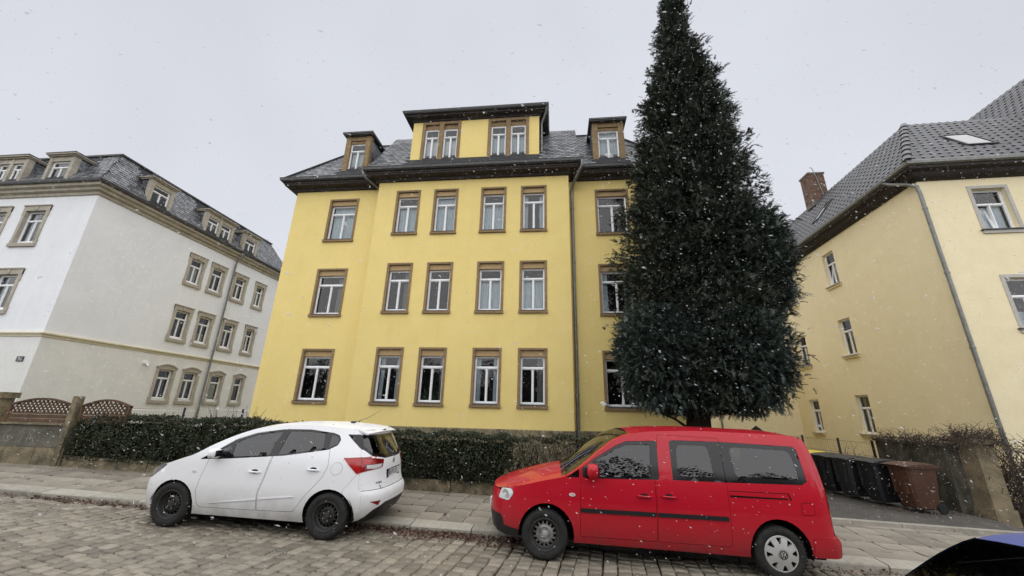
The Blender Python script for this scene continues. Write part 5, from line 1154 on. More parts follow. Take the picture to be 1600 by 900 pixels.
def wheel(t, x, y, sg, R, w, rim, style, lift=True):
    """sg = -1 near side. lathe axis along +z local -> outward"""
    M_ = Matrix.Translation((x, y, R+(.065 if sg > 0 and lift else 0))) @ Matrix.Rotation(-sg*-PI/2 if False else (PI/2 if sg < 0 else -PI/2), 4, 'X'); r = R*.655; h = w/2
    root = link('wheel', MB().lathe([(.03,-.02),(.05,-.01),(.05,.02),(.03,.025),(0,.026)], 12, M_).mesh('wheel', STEELW), t)
    b = MB(); b.lathe([(r,-h*.9),(r+.02,-h),(R-.03,-h*.95),(R-.008,-h*.8),(R,-h*.55),(R,h*.55),(R-.008,h*.8),(R-.03,h*.97),(R-.05,h*1.02),(r+.035,h*.98),(r+.012,h*.9),(r,h*.8)], 40, M_)
    for k in range(44):
        a = 2*PI*k/44; Mk = M_ @ Matrix.Rotation(a, 4, 'Z'); q = MB().box((R-.004,-h*.8,-.0),(R+.004,-h*.0-.01,.012)); b.add([Mk @ Vector((vx, vz*1.6, vy)) for vx, vy, vz in q.v], q.f); q2 = MB().box((R-.004,.01,-.0),(R+.004,h*.8,.012)); b.add([Mk @ Vector((vx, vz*1.6+.018, vy)) for vx, vy, vz in q2.v], q2.f)
    link('tyre', b.mesh('tyre', TYRE, True, angle=40), root)
    b = MB(); f = h*.42
    if style == 'steel':
        b.lathe([(r,-h*.6),(r,h*.80),(r-.008,h*.86),(r-.02,h*.8),(r-.03,f-.02),(r-.05,f-.035)], 40, M_, 2 if rim is STEELG else 0)
        nh = 15; r0, r1, r2 = r-.05, r-.085, .075      # ring with slots between r0 and r1
        for k in range(nh):
            a0, a1 = 2*PI*k/nh, 2*PI*(k+.42)/nh
            for a, c in ((a0, (a0+a1)/2), ((a0+a1)/2, a1)): P = lambda rr, aa, z: M_ @ Vector((rr*math.cos(aa), rr*math.sin(aa), z)); b.add([P(r0,a,f-.035),P(r0,c,f-.035),P(r1,c,f-.012),P(r1,a,f-.012)], [(3,2,1,0)] if False else [(0,1,2,3)])
        b.lathe([(r1,f-.012),(r1-.03,f+.012),(r2+.012,f+.015),(r2,f-.012),(.05,f-.008),(.045,f+.02),(.033,f+.024),(0,f+.024)], 36, M_)
        for k in range(5):
            a = 2*PI*k/5; b.lathe([(.011,f-.01),(.011,f+.008),(0,f+.009)], 6, M_ @ Matrix.Translation((.062*math.cos(a), .062*math.sin(a), 0)), 1)
        link('rim', b.mesh('rim', [rim, CHROME, STEELW], True, angle=35), root); b = MB(); b.lathe([(r-.03,f-.07),(0,f-.07)], 24, M_); link('brake_drum', b.mesh('brake_drum', SHELL), root)
    else:
        # full wheel cover with eight dark cut-outs at the rim
        b.lathe([(r,-h*.6),(r+.004,h*.86),(r-.004,h*.93),(r-.018,h*.93)], 40, M_); ro, ri = r-.018, r*.60; n = 8; P = lambda rr, aa, z: M_ @ Vector((rr*math.cos(aa), rr*math.sin(aa), z)); zo, zi = h*.93, h*1.12
        for k in range(n):
            a = 2*PI*k/n + .1; w_o, w_i = .19, .09; bnd = [a+w_o, a+2*PI/n-w_o]; bi = [a+w_i, a+2*PI/n-w_i]
            m_ = 5
            for q in range(m_):
                b.add([P(ro,lerp(*bnd,q/m_),zo),P(ro,lerp(*bnd,(q+1)/m_),zo),P(ri,lerp(*bi,(q+1)/m_),zi),P(ri,lerp(*bi,q/m_),zi)],[(0,1,2,3)])
            # band inside the cut-out
            for q in range(4):
                aa, ab = lerp(a-w_i,a+w_i,q/4), lerp(a-w_i,a+w_i,(q+1)/4); b.add([P(ri,aa,zi),P(ri,ab,zi),P(ri*.94,ab,zi+.002),P(ri*.94,aa,zi+.002)],[(3,2,1,0)] if False else [(0,1,2,3)])
            b.add([P(ro,a+w_o,zo),P(ri,a+w_i,zi),P(ri,a+w_i,zi-.04),P(ro,a+w_o,zo-.04)],[(0,1,2,3)]); b.add([P(ro,a-w_o,zo),P(ri,a-w_i,zi),P(ri,a-w_i,zi-.04),P(ro,a-w_o,zo-.04)],[(0,1,2,3)])
        b.lathe([(ri,zi),(ri*.6,zi+.012),(.062,zi+.014),(.06,zi+.006),(.056,zi+.006),(.054,zi+.016),(0,zi+.018)], 36, M_)
        link('rim', b.mesh('rim', rim, True, angle=30), root); b = MB(); b.lathe([(r-.005,zo-.045),(0,zo-.045)], 24, M_); link('brake_drum', b.mesh('brake_drum', SHELL), root)
        e = MB(); ez = zi+.0185
        e.lathe([(.047,ez),(.050,ez+.001),(.043,ez+.001),(.041,ez)], 24, M_)
        for (x0, y0_), (x1, y1_) in (((-.020,.038),(0,.004)),((.020,.038),(0,.004)),((-.036,.018),(-.017,-.036)),((-.017,-.036),(0,-.002)),((0,-.002),(.017,-.036)),((.017,-.036),(.036,.018))):
            d = Vector((x1-x0, y1_-y0_, 0)); nn = Vector((-d.y, d.x, 0)).normalized()*.0045; a = Vector((x0,y0_,ez+.001)); e.add([M_ @ (a-nn), M_ @ (a+d-nn), M_ @ (a+d+nn), M_ @ (a+nn)], [(0,1,2,3)])
        link('emblem', e.mesh('emblem', BTRIM), root)
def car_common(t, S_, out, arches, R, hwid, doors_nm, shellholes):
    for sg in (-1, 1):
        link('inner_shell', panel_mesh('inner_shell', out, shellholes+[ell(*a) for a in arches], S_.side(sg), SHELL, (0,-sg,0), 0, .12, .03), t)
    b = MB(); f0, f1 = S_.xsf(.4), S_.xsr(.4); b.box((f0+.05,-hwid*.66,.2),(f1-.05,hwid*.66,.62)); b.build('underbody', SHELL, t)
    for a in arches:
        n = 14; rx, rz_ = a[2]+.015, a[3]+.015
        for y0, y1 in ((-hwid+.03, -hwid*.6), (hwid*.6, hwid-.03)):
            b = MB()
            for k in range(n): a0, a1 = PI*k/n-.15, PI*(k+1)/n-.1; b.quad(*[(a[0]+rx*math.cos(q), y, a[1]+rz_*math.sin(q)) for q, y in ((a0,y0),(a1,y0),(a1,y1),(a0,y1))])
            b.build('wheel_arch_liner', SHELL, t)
def seat(t, x, y, z0=.45):
    b = MB(); b.add([(x-.05,y-.24,z0),(x+.45,y-.24,z0),(x+.45,y+.24,z0),(x-.05,y+.24,z0),(x-.05,y-.24,z0+.16),(x+.45,y-.24,z0+.12),(x+.45,y+.24,z0+.12),(x-.05,y+.24,z0+.16)],[(0,3,2,1),(4,5,6,7),(0,1,5,4),(1,2,6,5),(2,3,7,6),(3,0,4,7)])
    for (xa, za, xb, zb, w) in ((x+.40,z0+.1,x+.58,z0+.68,.23),(x+.58,z0+.74,x+.61,z0+.92,.12)):
        P = [(xa,-w,za),(xa+.13,-w,za),(xb+.09,-w*.85,zb),(xb,-w*.85,zb)]; b.add([(p[0],y+p[1],p[2]) for p in P]+[(p[0],y-p[1],p[2]) for p in P],[(0,1,2,3),(7,6,5,4),(1,0,4,5),(2,1,5,6),(3,2,6,7),(0,3,7,4)])
    o = b.build('seat', SEAT, t)
    m = o.modifiers.new('soft', 'BEVEL'); m.width = .04; m.segments = 2
def mirror(t, x, y, z, sg, mt, sx=.16, sy=.20, sz=.16):
    b = MB(); n, m = 12, 7; vs = []
    for i in range(m):
        q = -1+2*i/(m-1); k = (1-abs(q)**3.2)**(1/3.2) if abs(q) < 1 else .25
        for j in range(n):
            a = 2*PI*j/n; ca, sa = math.cos(a), math.sin(a); f = lambda c: math.copysign(abs(c)**.6, c); vs.append((x+sx/2*f(ca)*max(k,.3)*(1 if ca > 0 else .9), y+sg*(sy/2+q*sy/2), z+sz/2*f(sa)*max(k,.3)-.0*q))
    b.add(vs, [(i*n+k, i*n+(k+1)%n, (i+1)*n+(k+1)%n, (i+1)*n+k) for i in range(m-1) for k in range(n)]+[tuple(range(n))[::-1], tuple(range((m-1)*n,m*n))])
    o = b.build('wing_mirror', mt, t, smooth=True, recalc=True, angle=50); b = MB(); b.add([(x-.03,y-sg*.06,z-sz*.45),(x+.05,y-sg*.06,z-sz*.45),(x+.05,y+sg*.08,z-sz*.3),(x-.03,y+sg*.08,z-sz*.3),(x-.03,y-sg*.06,z-sz*.2),(x+.05,y-sg*.06,z-sz*.2),(x+.05,y+sg*.08,z-sz*.1),(x-.03,y+sg*.08,z-sz*.1)],[(0,3,2,1),(4,5,6,7),(0,1,5,4),(1,2,6,5),(2,3,7,6),(3,0,4,7)]); b.build('mirror_foot', BTRIM, o, recalc=True)
    b = MB(); xx = x+sx/2*.985+.002; b.quad((xx,y+sg*.02,z-sz*.3),(xx,y+sg*(sy-.03),z-sz*.3),(xx,y+sg*(sy-.03),z+sz*.33),(xx,y+sg*.02,z+sz*.33)); b.build('mirror_glass', FRIT, o)
def handle(par, S_, sg, x0, x1, z, mt):
    b = MB(); n = 7; top = []
    pts = [(lerp(x0,x1,i/(n-1)), .012+.026*math.sin(PI*i/(n-1))**.5) for i in range(n)]
    b.tube([(x, sg*(S_.hw(x,z)+o), z-(x-x0)*.02) for x, o in pts], [.010]+[.014]*(n-2)+[.010], 6); o = b.build('handle', mt, par, smooth=True)
    b = MB(); xm = (x0+x1)/2; b.add([(xm+.06*math.cos(2*PI*k/14), sg*(S_.hw(xm,z)+.0025), z+.032*math.sin(2*PI*k/14)) for k in range(14)], [tuple(range(14))]); b.build('handle_recess', BTRIM if mt is not BTRIM else SHELL, o)
def on_side(t, nm, S_, sg, poly, mt, off=-.004, depth=.0, holes=()): return link(nm, panel_mesh(nm, poly, holes, S_.side(sg), mt, (0,-sg,0), depth, .06, off), t)

# ---- red van
RED = paint('red_car_paint', (.47, .006, .020), (.13, .05, .045), .66, .7)
VS = Shape(W=[(.15,.80),(.3,.865),(.5,.895),(.75,.90),(1.0,.885),(1.12,.865),(1.45,.785),(1.72,.70),(1.80,.66)],
  zc=[(-.9,.80),(-.74,.81),(-.62,.845),(-.45,.885),(-.1,.98),(.22,1.055),(.33,1.10),(.52,1.235),(.75,1.42),(1.0,1.59),(1.25,1.68),(1.55,1.725),(2.4,1.765),(3.3,1.768),(3.5,1.757),(3.62,1.735),(3.72,1.69)],
  h=[(-.88,.0),(-.6,.05),(-.1,.065),(.2,.065),(.5,.075),(1.0,.06),(1.4,.035),(2.4,.03),(3.4,.03),(3.70,.0)],
  xaf=-.12, xf=[(.15,-.78),(.3,-.84),(.5,-.87),(.7,-.865),(.80,-.84),(.88,-.80)], nf=2.5, xar=3.45, xr=[(.2,3.86),(.32,3.93),(.50,3.93),(.56,3.86),(.75,3.855),(1.0,3.845),(1.2,3.83),(1.45,3.80),(1.62,3.75),(1.70,3.72),(1.76,3.70)], nr=4.6, sf=.8, sr=.93)
VA = [(0.0,.315,.385,.395),(3.06,.315,.385,.405)]
VT = car_root('red_van', 'bright red passenger van parked at the kerb, black strip along its side', 'van', (-.16,6.14), (2.88,6.20), .885, math.radians(1.0))
vout = VS.side_outline(.30, .24, .32, .80, 1.69, VA)
vfd = rnd([(.465,.325),(1.495,.335),(1.50,1.09),(1.575,1.60),(1.14,1.57),(.98,1.50),(.66,1.315),(.475,1.165)], .03)
vw2h = [(1.745,1.105),(2.470,1.118),(2.470,1.632),(1.80,1.62),(1.755,1.59)]; vw3h = [(2.45,1.118),(3.44,1.145),(3.515,1.19),(3.495,1.58),(3.45,1.62),(2.45,1.632)]
vsd = rnd([(1.505,.335),(2.455,.345),(2.46,1.68),(1.60,1.685),(1.51,1.1)], .03)
vw1 = rnd([(.575,1.065),(1.475,1.10),(1.535,1.565),(1.14,1.535),(.99,1.475),(.68,1.295),(.585,1.215)], .03)
vw2 = rnd([(1.745,1.105),(2.4545,1.118),(2.4545,1.632),(1.80,1.62),(1.755,1.59)], .035); vw3 = rnd([(2.4605,1.118),(3.44,1.145),(3.515,1.19),(3.495,1.58),(3.45,1.62),(2.4605,1.632)], .04)
vqw = rnd([(.275,1.055),(.455,1.062),(.455,1.17)], .012)
vfi = rnd([(1.82,1.16),(2.31,1.17),(2.29,1.57),(1.85,1.56)], .08); vfi3 = rnd([(2.60,1.19),(3.43,1.205),(3.40,1.565),(2.58,1.57)], .08)
vhl = rnd([(VS.xsf(.7)-.06,.69),(-.54,.69),(-.47,.80),(-.51,.852),(VS.xsf(.83)-.04,.835)], .03)
vtl = rnd([(3.715,1.10),(3.84,1.12),(3.84,.62),(3.745,.66)], .02)
vbl = [(VS.xsf(.35)-.1,.24),(-.38,.24),(-.385,.345),(-.60,.365),(-.64,.475),(VS.xsf(.48)-.1,.49)]
vbr = [(3.46,.30)]+[(VS.xsr(z)+.0, z) for z in (.30,.36,.42,.48,.53)]+[(3.475,.52)]; vbrh = [(3.46,.28),(4,.28),(4,.535),(3.475,.525)]
for sg in (-1, 1):
    inn = (0,-sg,0)
    link('body', panel_mesh('body', vout, [vfd, vsd, vw3h, vqw, vhl, vbl, vtl, vbrh]+[ell(*a) for a in VA], VS.side(sg), RED, inn), VT)
    fd = link('front_door', panel_mesh('front_door', shrink(vfd,.005), [vw1], VS.side(sg), RED, inn), VT); sdr = link('sliding_door', panel_mesh('sliding_door', shrink(vsd,.004), [vw2h], VS.side(sg), RED, inn), VT)
    on_side(fd, 'window_glass', VS, sg, vw1, CGLASS, .008); on_side(fd, 'window_trim', VS, sg, rnd([(.50,1.07),(.57,1.06),(1.475,1.095),(1.56,1.10),(1.578,1.595),(1.14,1.565),(.985,1.497),(.67,1.31),(.50,1.18)], .02), FRIT, -.002, holes=[rnd([(.60,1.085),(1.44,1.115),(1.485,1.545),(1.15,1.525),(1.0,1.465),(.69,1.285),(.605,1.20)], .02)])
    on_side(sdr, 'window_glass', VS, sg, vw2, CGLASS, .006); on_side(sdr, 'window_border', VS, sg, vw2, FRIT, .003, holes=[vfi]); on_side(VT, 'rear_side_window', VS, sg, vw3, CGLASS, .006); on_side(VT, 'window_border', VS, sg, vw3, FRIT, .003, holes=[vfi3])
    on_side(VT, 'quarter_window', VS, sg, vqw, CGLASS, .006)
    for par, x0, x1 in ((fd, .475, 1.488), (sdr, 1.512, 2.43)): link('rub_strip', panel_mesh('rub_strip', rnd([(x0,.625+x0*.012),(x1,.625+x1*.012),(x1,.675+x1*.012),(x0,.675+x0*.012)], .01), [], VS.side(sg), BTRIM, inn, .016, .1, -.014), par)
    handle(fd, VS, sg, 1.24, 1.44, .885, RED); handle(sdr, VS, sg, 1.57, 1.77, .90, RED)
    on_side(VT, 'door_rail', VS, sg, rnd([(2.48,.945),(3.22,.955),(3.22,.972),(2.48,.968)], .004), SHELL, -.002); on_side(VT, 'panel_gap', VS, sg, rnd([(2.462,1.02),(3.24,1.035),(3.27,.96),(3.25,.95),(3.225,1.028),(2.462,1.014)], .004), SHELL, -.0015)
    if sg < 0:
        fl_ = rnd([(3.37,.79),(3.535,.80),(3.53,.935),(3.38,.93)], .03); on_side(VT, 'fuel_flap', VS, sg, shrink(fl_, -.005), SHELL, -.0012); on_side(VT, 'fuel_flap', VS, sg, fl_, RED, -.0025)
    on_side(VT, 'side_repeater', VS, sg, ell(.355,.84,.045,.022,14), CLEARL, -.008, .008); on_side(VT, 'side_repeater_lens', VS, sg, ell(.36,.84,.018,.009,10), ORANGE, -.0095)
    hl = link('headlight', panel_mesh('headlight', shrink(vhl,.003), [], VS.side(sg), HEADL, inn, .02, .04, -.002), VT)
    b = MB(); 
    for cx, cz, rr in ((-.60,.775,.05), (-.57,.745,.03)): b.add([(cx+rr*math.cos(2*PI*k/16), sg*(VS.hw(cx+rr*math.cos(2*PI*k/16),cz)+.0045), cz+rr*math.sin(2*PI*k/16)) for k in range(16)], [tuple(range(16))])
    b.build('lamp_reflector', CAPS, hl)
    tl = link('tail_light', panel_mesh('tail_light', shrink(vtl,.003), [], VS.side(sg), REDL, inn, .02, .04, -.006), VT); on_side(tl, 'reversing_lens', VS, sg, rnd([(3.735,.97),(3.83,.97),(3.83,.87),(3.75,.87)], .01), CLEARL, -.009)
    link('bumper_trim', panel_mesh('bumper_trim', shrink(vbl,.003), [], VS.side(sg), BTRIM, inn, .02, .05, -.004), VT); link('rear_bumper', panel_mesh('rear_bumper', vbr, [], VS.side(sg), RED, inn, .05, .05, -.012), VT)
    mirror(VT, .63, sg*.905, 1.175, sg, RED, .17, .20, .19)
    for x in (-.02, 3.05): wheel(VT, x, sg*.795, sg, .315, .20, STEELG if x < 1 else CAPS, 'steel' if x < 1 else 'cover')
car_common(VT, VS, vout, VA, .315, .885, None, [shrink(vw1,-.03), shrink(vw2,-.02), shrink(vw3,-.02), shrink(vqw,-.02)])
def topreg(S_, x0, x1, n=24, k=1.0, k2=None, cr=0):
    k2 = k if k2 is None else k2; xs = np.linspace(x0, x1, n); a = [(x, -S_.hw(x, S_.zc(x))*lerp(k,k2,(x-x0)/(x1-x0))) for x in xs]; return a + [(x, -y) for x, y in a[::-1]]
link('bonnet', panel_mesh('bonnet', topreg(VS, -.835, .26, k=.999), [], VS.top(), RED, (0,0,-1), .02, .08), VT)
vws = topreg(VS, .20, 1.20, k=.93, k2=.90)
link('roof', panel_mesh('roof', topreg(VS, .272, 3.70, 60, k=.999), [vws], VS.top(), RED, (0,0,-1), .02, .12), VT); link('windscreen', panel_mesh('windscreen', vws, [], VS.top(), WGLASS, (0,0,-1), 0, .1, -.003), VT)
vfr = [(y, z) for z in np.linspace(.49,.80,5) for y in (-VS.W(z)*.8,)] + [(y, z) for z in np.linspace(.80,.49,5) for y in (VS.W(z)*.8,)]
link('front_fascia', panel_mesh('front_fascia', vfr, [rnd([(-.38,.66),(.38,.66),(.36,.77),(-.36,.77)], .03)], VS.front(), RED, (1,0,0), .02), VT); link('grille', panel_mesh('grille', rnd([(-.39,.65),(.39,.65),(.37,.78),(-.37,.78)], .03), [], VS.front(-.012), BTRIM, (1,0,0), 0), VT)
vfb = [(-.68,.26),(.68,.26),(.70,.487),(-.70,.487)]; link('bumper_trim', panel_mesh('bumper_trim', vfb, [], VS.front(.004), BTRIM, (1,0,0), .02), VT)
vrr = [(-VS.W(z)*.93, z) for z in np.linspace(.54,1.70,10)] + [(VS.W(z)*.93, z) for z in np.linspace(1.70,.54,10)]; vrw = rnd([(-.62,1.12),(.62,1.12),(.56,1.56),(-.56,1.56)], .06)
link('tailgate', panel_mesh('tailgate', vrr, [vrw], VS.rear(), RED, (-1,0,0), .02), VT); link('rear_window', panel_mesh('rear_window', vrw, [], VS.rear(-.004), CGLASS, (-1,0,0), 0), VT); link('rear_bumper', panel_mesh('rear_bumper', [(-VS.W(z)*.9, z) for z in (.30,.38,.46,.535)]+[(VS.W(z)*.9, z) for z in (.535,.46,.38,.30)], [], VS.rear(.011), RED, (-1,0,0), .05), VT)
for x, y in ((.85,-.38),(.85,.38),(1.85,-.42),(1.85,.0),(1.85,.42)): seat(VT, x, y, .52)
b = MB(); b.box((.35,-.72,.62),(.62,.72,1.02)); b.box((.5,-.7,.4),(3.5,.7,.5)); b.build('dashboard', SEAT, VT)
b = MB(); b.box((-.86,-.26,.50),(-.878,.26,.60)); b.build('number_plate', UPVC, VT)

# ---- white hatchback (its shape also serves the blue car)
STEEPZ = [(-.82,.66),(-.66,.675),(-.5,.74),(-.32,.82),(.0,.90),(.45,.985),(.60,1.03),(.78,1.16),(.95,1.32),(1.06,1.41),(1.16,1.465),(1.3,1.50),(1.53,1.525),(2.0,1.54),(2.4,1.525),(2.8,1.49),(3.0,1.46)]
def hatch_shape(steep=False):
    return Shape(W=[(.12,.79),(.25,.845),(.42,.88),(.62,.89),(.85,.88),(1.0,.863),(1.1,.838),(1.3,.763),(1.5,.683),(1.6,.65)],
      zc=STEEPZ if steep else [(-.82,.66),(-.66,.675),(-.5,.74),(-.32,.835),(-.12,.915),(.14,1.01),(.46,1.20),(.83,1.375),(1.16,1.475),(1.53,1.525),(2.0,1.54),(2.4,1.525),(2.8,1.49),(3.0,1.46)],
      h=[(-.8,.0),(-.5,.05),(-.1,.07),(.4,.09),(.9,.06),(1.3,.035),(2.2,.03),(2.75,.03),(2.95,.02)],
      xaf=.0, xf=[(.12,-.76),(.3,-.82),(.5,-.84),(.62,-.83),(.7,-.80)], nf=2.6, xar=2.3, xr=[(.2,3.02),(.30,3.15),(.45,3.215),(.58,3.215),(.66,3.15),(.85,3.105),(1.0,3.09),(1.1,3.06),(1.3,2.955),(1.42,2.88),(1.5,2.82)], nr=3.1, sf=.8, sr=.86)
HA = [(0.0,.305,.36,.355),(2.49,.31,.37,.365)]
def hatchback(t, PAINT, glassm, detailed):
    H_ = hatch_shape(not detailed); cz = lambda P, g=.03: P if detailed else [(x, min(z, H_.zc(x)-g)) for x, z in dens(P, .06)]; out = H_.side_outline(.20, .20, .28, .66, 1.485, HA)
    win = rnd([(.30,.965),(.50,1.09),(.78,1.275),(1.05,1.375),(1.50,1.455),(1.93,1.47),(2.33,1.445),(2.43,1.415),(2.475,1.35),(2.45,1.27),(2.33,1.205),(1.65,1.085),(.74,.995)], .02)
    fd = rnd([(.455,.985),(.40,.75),(.37,.52),(.42,.345),(.47,.305),(1.385,.315),(1.365,.56),(1.42,.77),(1.465,1.062),(1.51,1.46),(1.05,1.385),(.78,1.285),(.52,1.10)], .03); fd = cz(fd, .02); win = cz(win, .04)
    rd = rnd([(1.475,1.064),(1.43,.77),(1.375,.56),(1.395,.316),(1.97,.335),(2.10,.53),(2.34,.82),(2.40,.98),(2.36,1.195),(2.235,1.45),(1.93,1.475),(1.52,1.462)], .03)
    ws1 = rnd([(.80,1.025),(1.395,1.075),(1.475,1.425),(1.06,1.35),(.85,1.265),(.78,1.20)], .03); ws2 = rnd([(1.535,1.09),(2.235,1.215),(2.185,1.43),(1.93,1.445),(1.585,1.435)], .035); ws3 = rnd([(2.31,1.235),(2.425,1.285),(2.445,1.35),(2.405,1.395),(2.29,1.418)], .02); ws0 = rnd([(.40,.985),(.70,1.01),(.72,1.19),(.55,1.09)], .02); ws1 = cz(ws1, .06); ws0 = ws0 if detailed else rnd([(.62,.995),(.72,1.0),(.72,1.06)], .01)
    tl = rnd([(2.60,1.105),(3.0,1.125),(3.0,.93),(2.83,.885)], .012)
    br = [(2.862,.20),(2.85,.36),(2.785,.52),(2.665,.645),(2.83,.878),(3.0,.91),(3.4,.91),(3.4,.20)]; hl = rnd([(H_.xsf(.68)-.1,.60),(-.50,.655),(-.34,.76),(-.22,.86),(-.30,.875),(-.46,.80),(H_.xsf(.66)-.1,.70)], .02)
    for sg in (-1, 1):
        inn = (0,-sg,0)
        link('body', panel_mesh('body', out, [fd, rd, win, tl, br, hl]+[ell(*a) for a in HA], H_.side(sg), PAINT, inn), t)
        f = link('front_door', panel_mesh('front_door', shrink(fd,.005), [win], H_.side(sg), PAINT, inn), t); r = link('rear_door', panel_mesh('rear_door', shrink(rd,.005), [win], H_.side(sg), PAINT, inn), t)
        on_side(t, 'window_trim', H_, sg, win, FRIT, .004, holes=[ws0, ws1, ws2, ws3])
        on_side(f, 'window_glass', H_, sg, ws1, glassm, .010); on_side(r, 'window_glass', H_, sg, ws2, glassm, .010); on_side(t, 'quarter_window', H_, sg, ws3, glassm, .008); on_side(t, 'quarter_window', H_, sg, ws0, glassm, .008)
        handle(f, H_, sg, 1.16, 1.35, .845, PAINT); handle(r, H_, sg, 2.08, 2.28, .925, PAINT)
        on_side(f, 'door_crease', H_, sg, rnd([(.60,.365),(1.36,.475),(1.36,.455),(1.0,.415)], .004), PAINT, -.010, .010); on_side(r, 'door_crease', H_, sg, rnd([(1.40,.485),(1.95,.545),(1.95,.535),(1.40,.465)], .004), PAINT, -.010, .010)
        if sg < 0:
            on_side(t, 'fuel_flap', H_, sg, ell(2.535,.955,.088,.088), mat('seam_grey', (.25,.25,.25), .6, .3), -.0012); on_side(t, 'fuel_flap', H_, sg, ell(2.535,.955,.084,.084), PAINT, -.0025)
        on_side(t, 'side_repeater', H_, sg, ell(.27,.79,.04,.016,14), CLEARL, -.006, .006)
        tli = link('tail_light', panel_mesh('tail_light', shrink(tl,.003), [], H_.side(sg), REDL, inn, .02, .05, -.006), t)
        link('rear_bumper', panel_mesh('rear_bumper', [p for p in shrink([(min(x, H_.xsr(z)+.002), z) for x, z in dens(br,.05)], .003)], [ell(*HA[1])], H_.side(sg), PAINT, inn), t)
        link('headlight', panel_mesh('headlight', shrink(hl,.003), [], H_.side(sg), HEADG, inn, .02, .04, -.003), t)
        mirror(t, .60, sg*.872, 1.075, sg, PAINT if detailed else BTRIM, .14, .19, .14)
        for x in (-.01, 2.49): wheel(t, x, sg*.788, sg, .31, .20, STEELW, 'steel', detailed)
    car_common(t, H_, out, HA, .31, .878, None, [shrink(win,-.02)])
    link('bonnet', panel_mesh('bonnet', topreg(H_, -.795, .20 if detailed else .58, k=.999), [], H_.top(), PAINT, (0,0,-1), .02, .08), t)
    wsc = topreg(H_, .14 if detailed else .56, 1.16, k=.93 if detailed else .995, k2=.90 if detailed else .99); link('roof', panel_mesh('roof', topreg(H_, .21 if detailed else .59, 2.88, 50, k=.999), [wsc], H_.top(), PAINT, (0,0,-1), .02, .1), t); link('windscreen', panel_mesh('windscreen', wsc, [], H_.top(), glassm, (0,0,-1), 0, .1, -.003), t)
    ff = [(-H_.W(z)*.8, z) for z in np.linspace(.2,.66,5)]+[(H_.W(z)*.8, z) for z in np.linspace(.66,.2,5)]; link('front_fascia', panel_mesh('front_fascia', ff, [rnd([(-.45,.25),(.45,.25),(.40,.42),(-.40,.42)], .03)], H_.front(), PAINT, (1,0,0), .02), t); link('grille', panel_mesh('grille', rnd([(-.47,.23),(.47,.23),(.42,.44),(-.42,.44)], .03), [], H_.front(-.01), BTRIM, (1,0,0), 0), t)
    k = .875
    hz = [.655,.75,.85,.95,1.05,1.15,1.25,1.35,1.43,1.488]; ht = [(-H_.W(z)*k, z) for z in hz]+[(H_.W(z)*k, z) for z in hz[::-1]]
    rwin = rnd([(-.64,1.425),(.64,1.425),(.70,1.26),(.60,1.125),(.30,1.07),(-.30,1.07),(-.60,1.125),(-.70,1.26)], .03)
    rl = lambda s_: rnd([(s_*.80,1.125),(s_*.36,1.065),(s_*.42,.955),(s_*.60,.935),(s_*.80,.915)], .015)
    tg = link('tailgate', panel_mesh('tailgate', ht, [rwin, rl(-1), rl(1)], H_.rear(), PAINT, (-1,0,0), .02, .05), t)
    link('rear_window', panel_mesh('rear_window', shrink(rwin,.004), [], H_.rear(-.004), glassm, (-1,0,0), 0, .06), tg); link('window_border', panel_mesh('window_border', rwin, [shrink(rwin,.05)], H_.rear(-.002), FRIT, (-1,0,0), 0, .06), tg)
    for sg in (-1, 1): on_side(tg, 'window_border', H_, sg, rnd([(2.55,1.435),(H_.xsr(1.43)+.012,1.435),(H_.xsr(1.34)+.012,1.34),(H_.xsr(1.21)+.01,1.21)], .012), FRIT, -.003)
    for s_ in (-1, 1):
        q = link('tail_light', panel_mesh('tail_light', [(max(-H_.W(z)*k, min(H_.W(z)*k, y)), z) for y, z in dens(rl(s_),.03)], [], H_.rear(.008), DREDL, (-1,0,0), .02, .04), t)
        link('reversing_lens', panel_mesh('reversing_lens', rnd([(s_*.70,1.005),(s_*.425,1.005),(s_*.455,.962),(s_*.60,.945),(s_*.70,.955)], .008), [], H_.rear(.0105), CLEARL, (-1,0,0), 0, .04), q); link('brake_lens', panel_mesh('brake_lens', rnd([(s_*.735,1.09),(s_*.60,1.075),(s_*.60,1.015),(s_*.735,1.015)], .01), [], H_.rear(.0105), REDL, (-1,0,0), 0, .04), q)
    bz = [.24,.33,.42,.5,.58,.648]; bp = [(-H_.W(z)*k, z) for z in bz]+[(H_.W(z)*k, z) for z in bz[::-1]]; df = rnd([(-.72,.20),(.72,.20),(.62,.38),(.42,.46),(-.42,.46),(-.62,.38)], .03)
    link('rear_bumper', panel_mesh('rear_bumper', bp, [df], H_.rear(), PAINT, (-1,0,0), .02, .05), t); link('diffuser', panel_mesh('diffuser', shrink(df,.003), [], H_.rear(-.006), BTRIM, (-1,0,0), .02, .05), t)
    for s_ in (-1, 1): link('reflector', panel_mesh('reflector', rnd([(s_*.69,.50),(s_*.52,.50),(s_*.565,.435)], .012), [], H_.rear(.005), DREDL, (-1,0,0), .008, .03), t)
    b = MB(); n = 12; vs = []          # roof spoiler with its own thickness
    for i in range(n+1):
        y = lerp(-.60,.60,i/n); c = 1-(abs(y)/.60)**2.5; x0, zz = 2.66, H_.top()(2.66, min(.55,max(-.55,y)))[2]+.003; x1 = 2.845+.055*c; z1 = 1.470-.02*(1-c); vs += [(x0,y,zz),(x1,y,z1),(x1-.012,y,z1-.022),(x0+.05,y,zz-.05)]
    b.add(vs, [(i*4+q, i*4+(q+1)%4, (i+1)*4+(q+1)%4, (i+1)*4+q) for i in range(n) for q in range(4)]+[(3,2,1,0),(n*4,n*4+1,n*4+2,n*4+3)]); b.build('roof_spoiler', PAINT, t, smooth=True, recalc=True, angle=40)
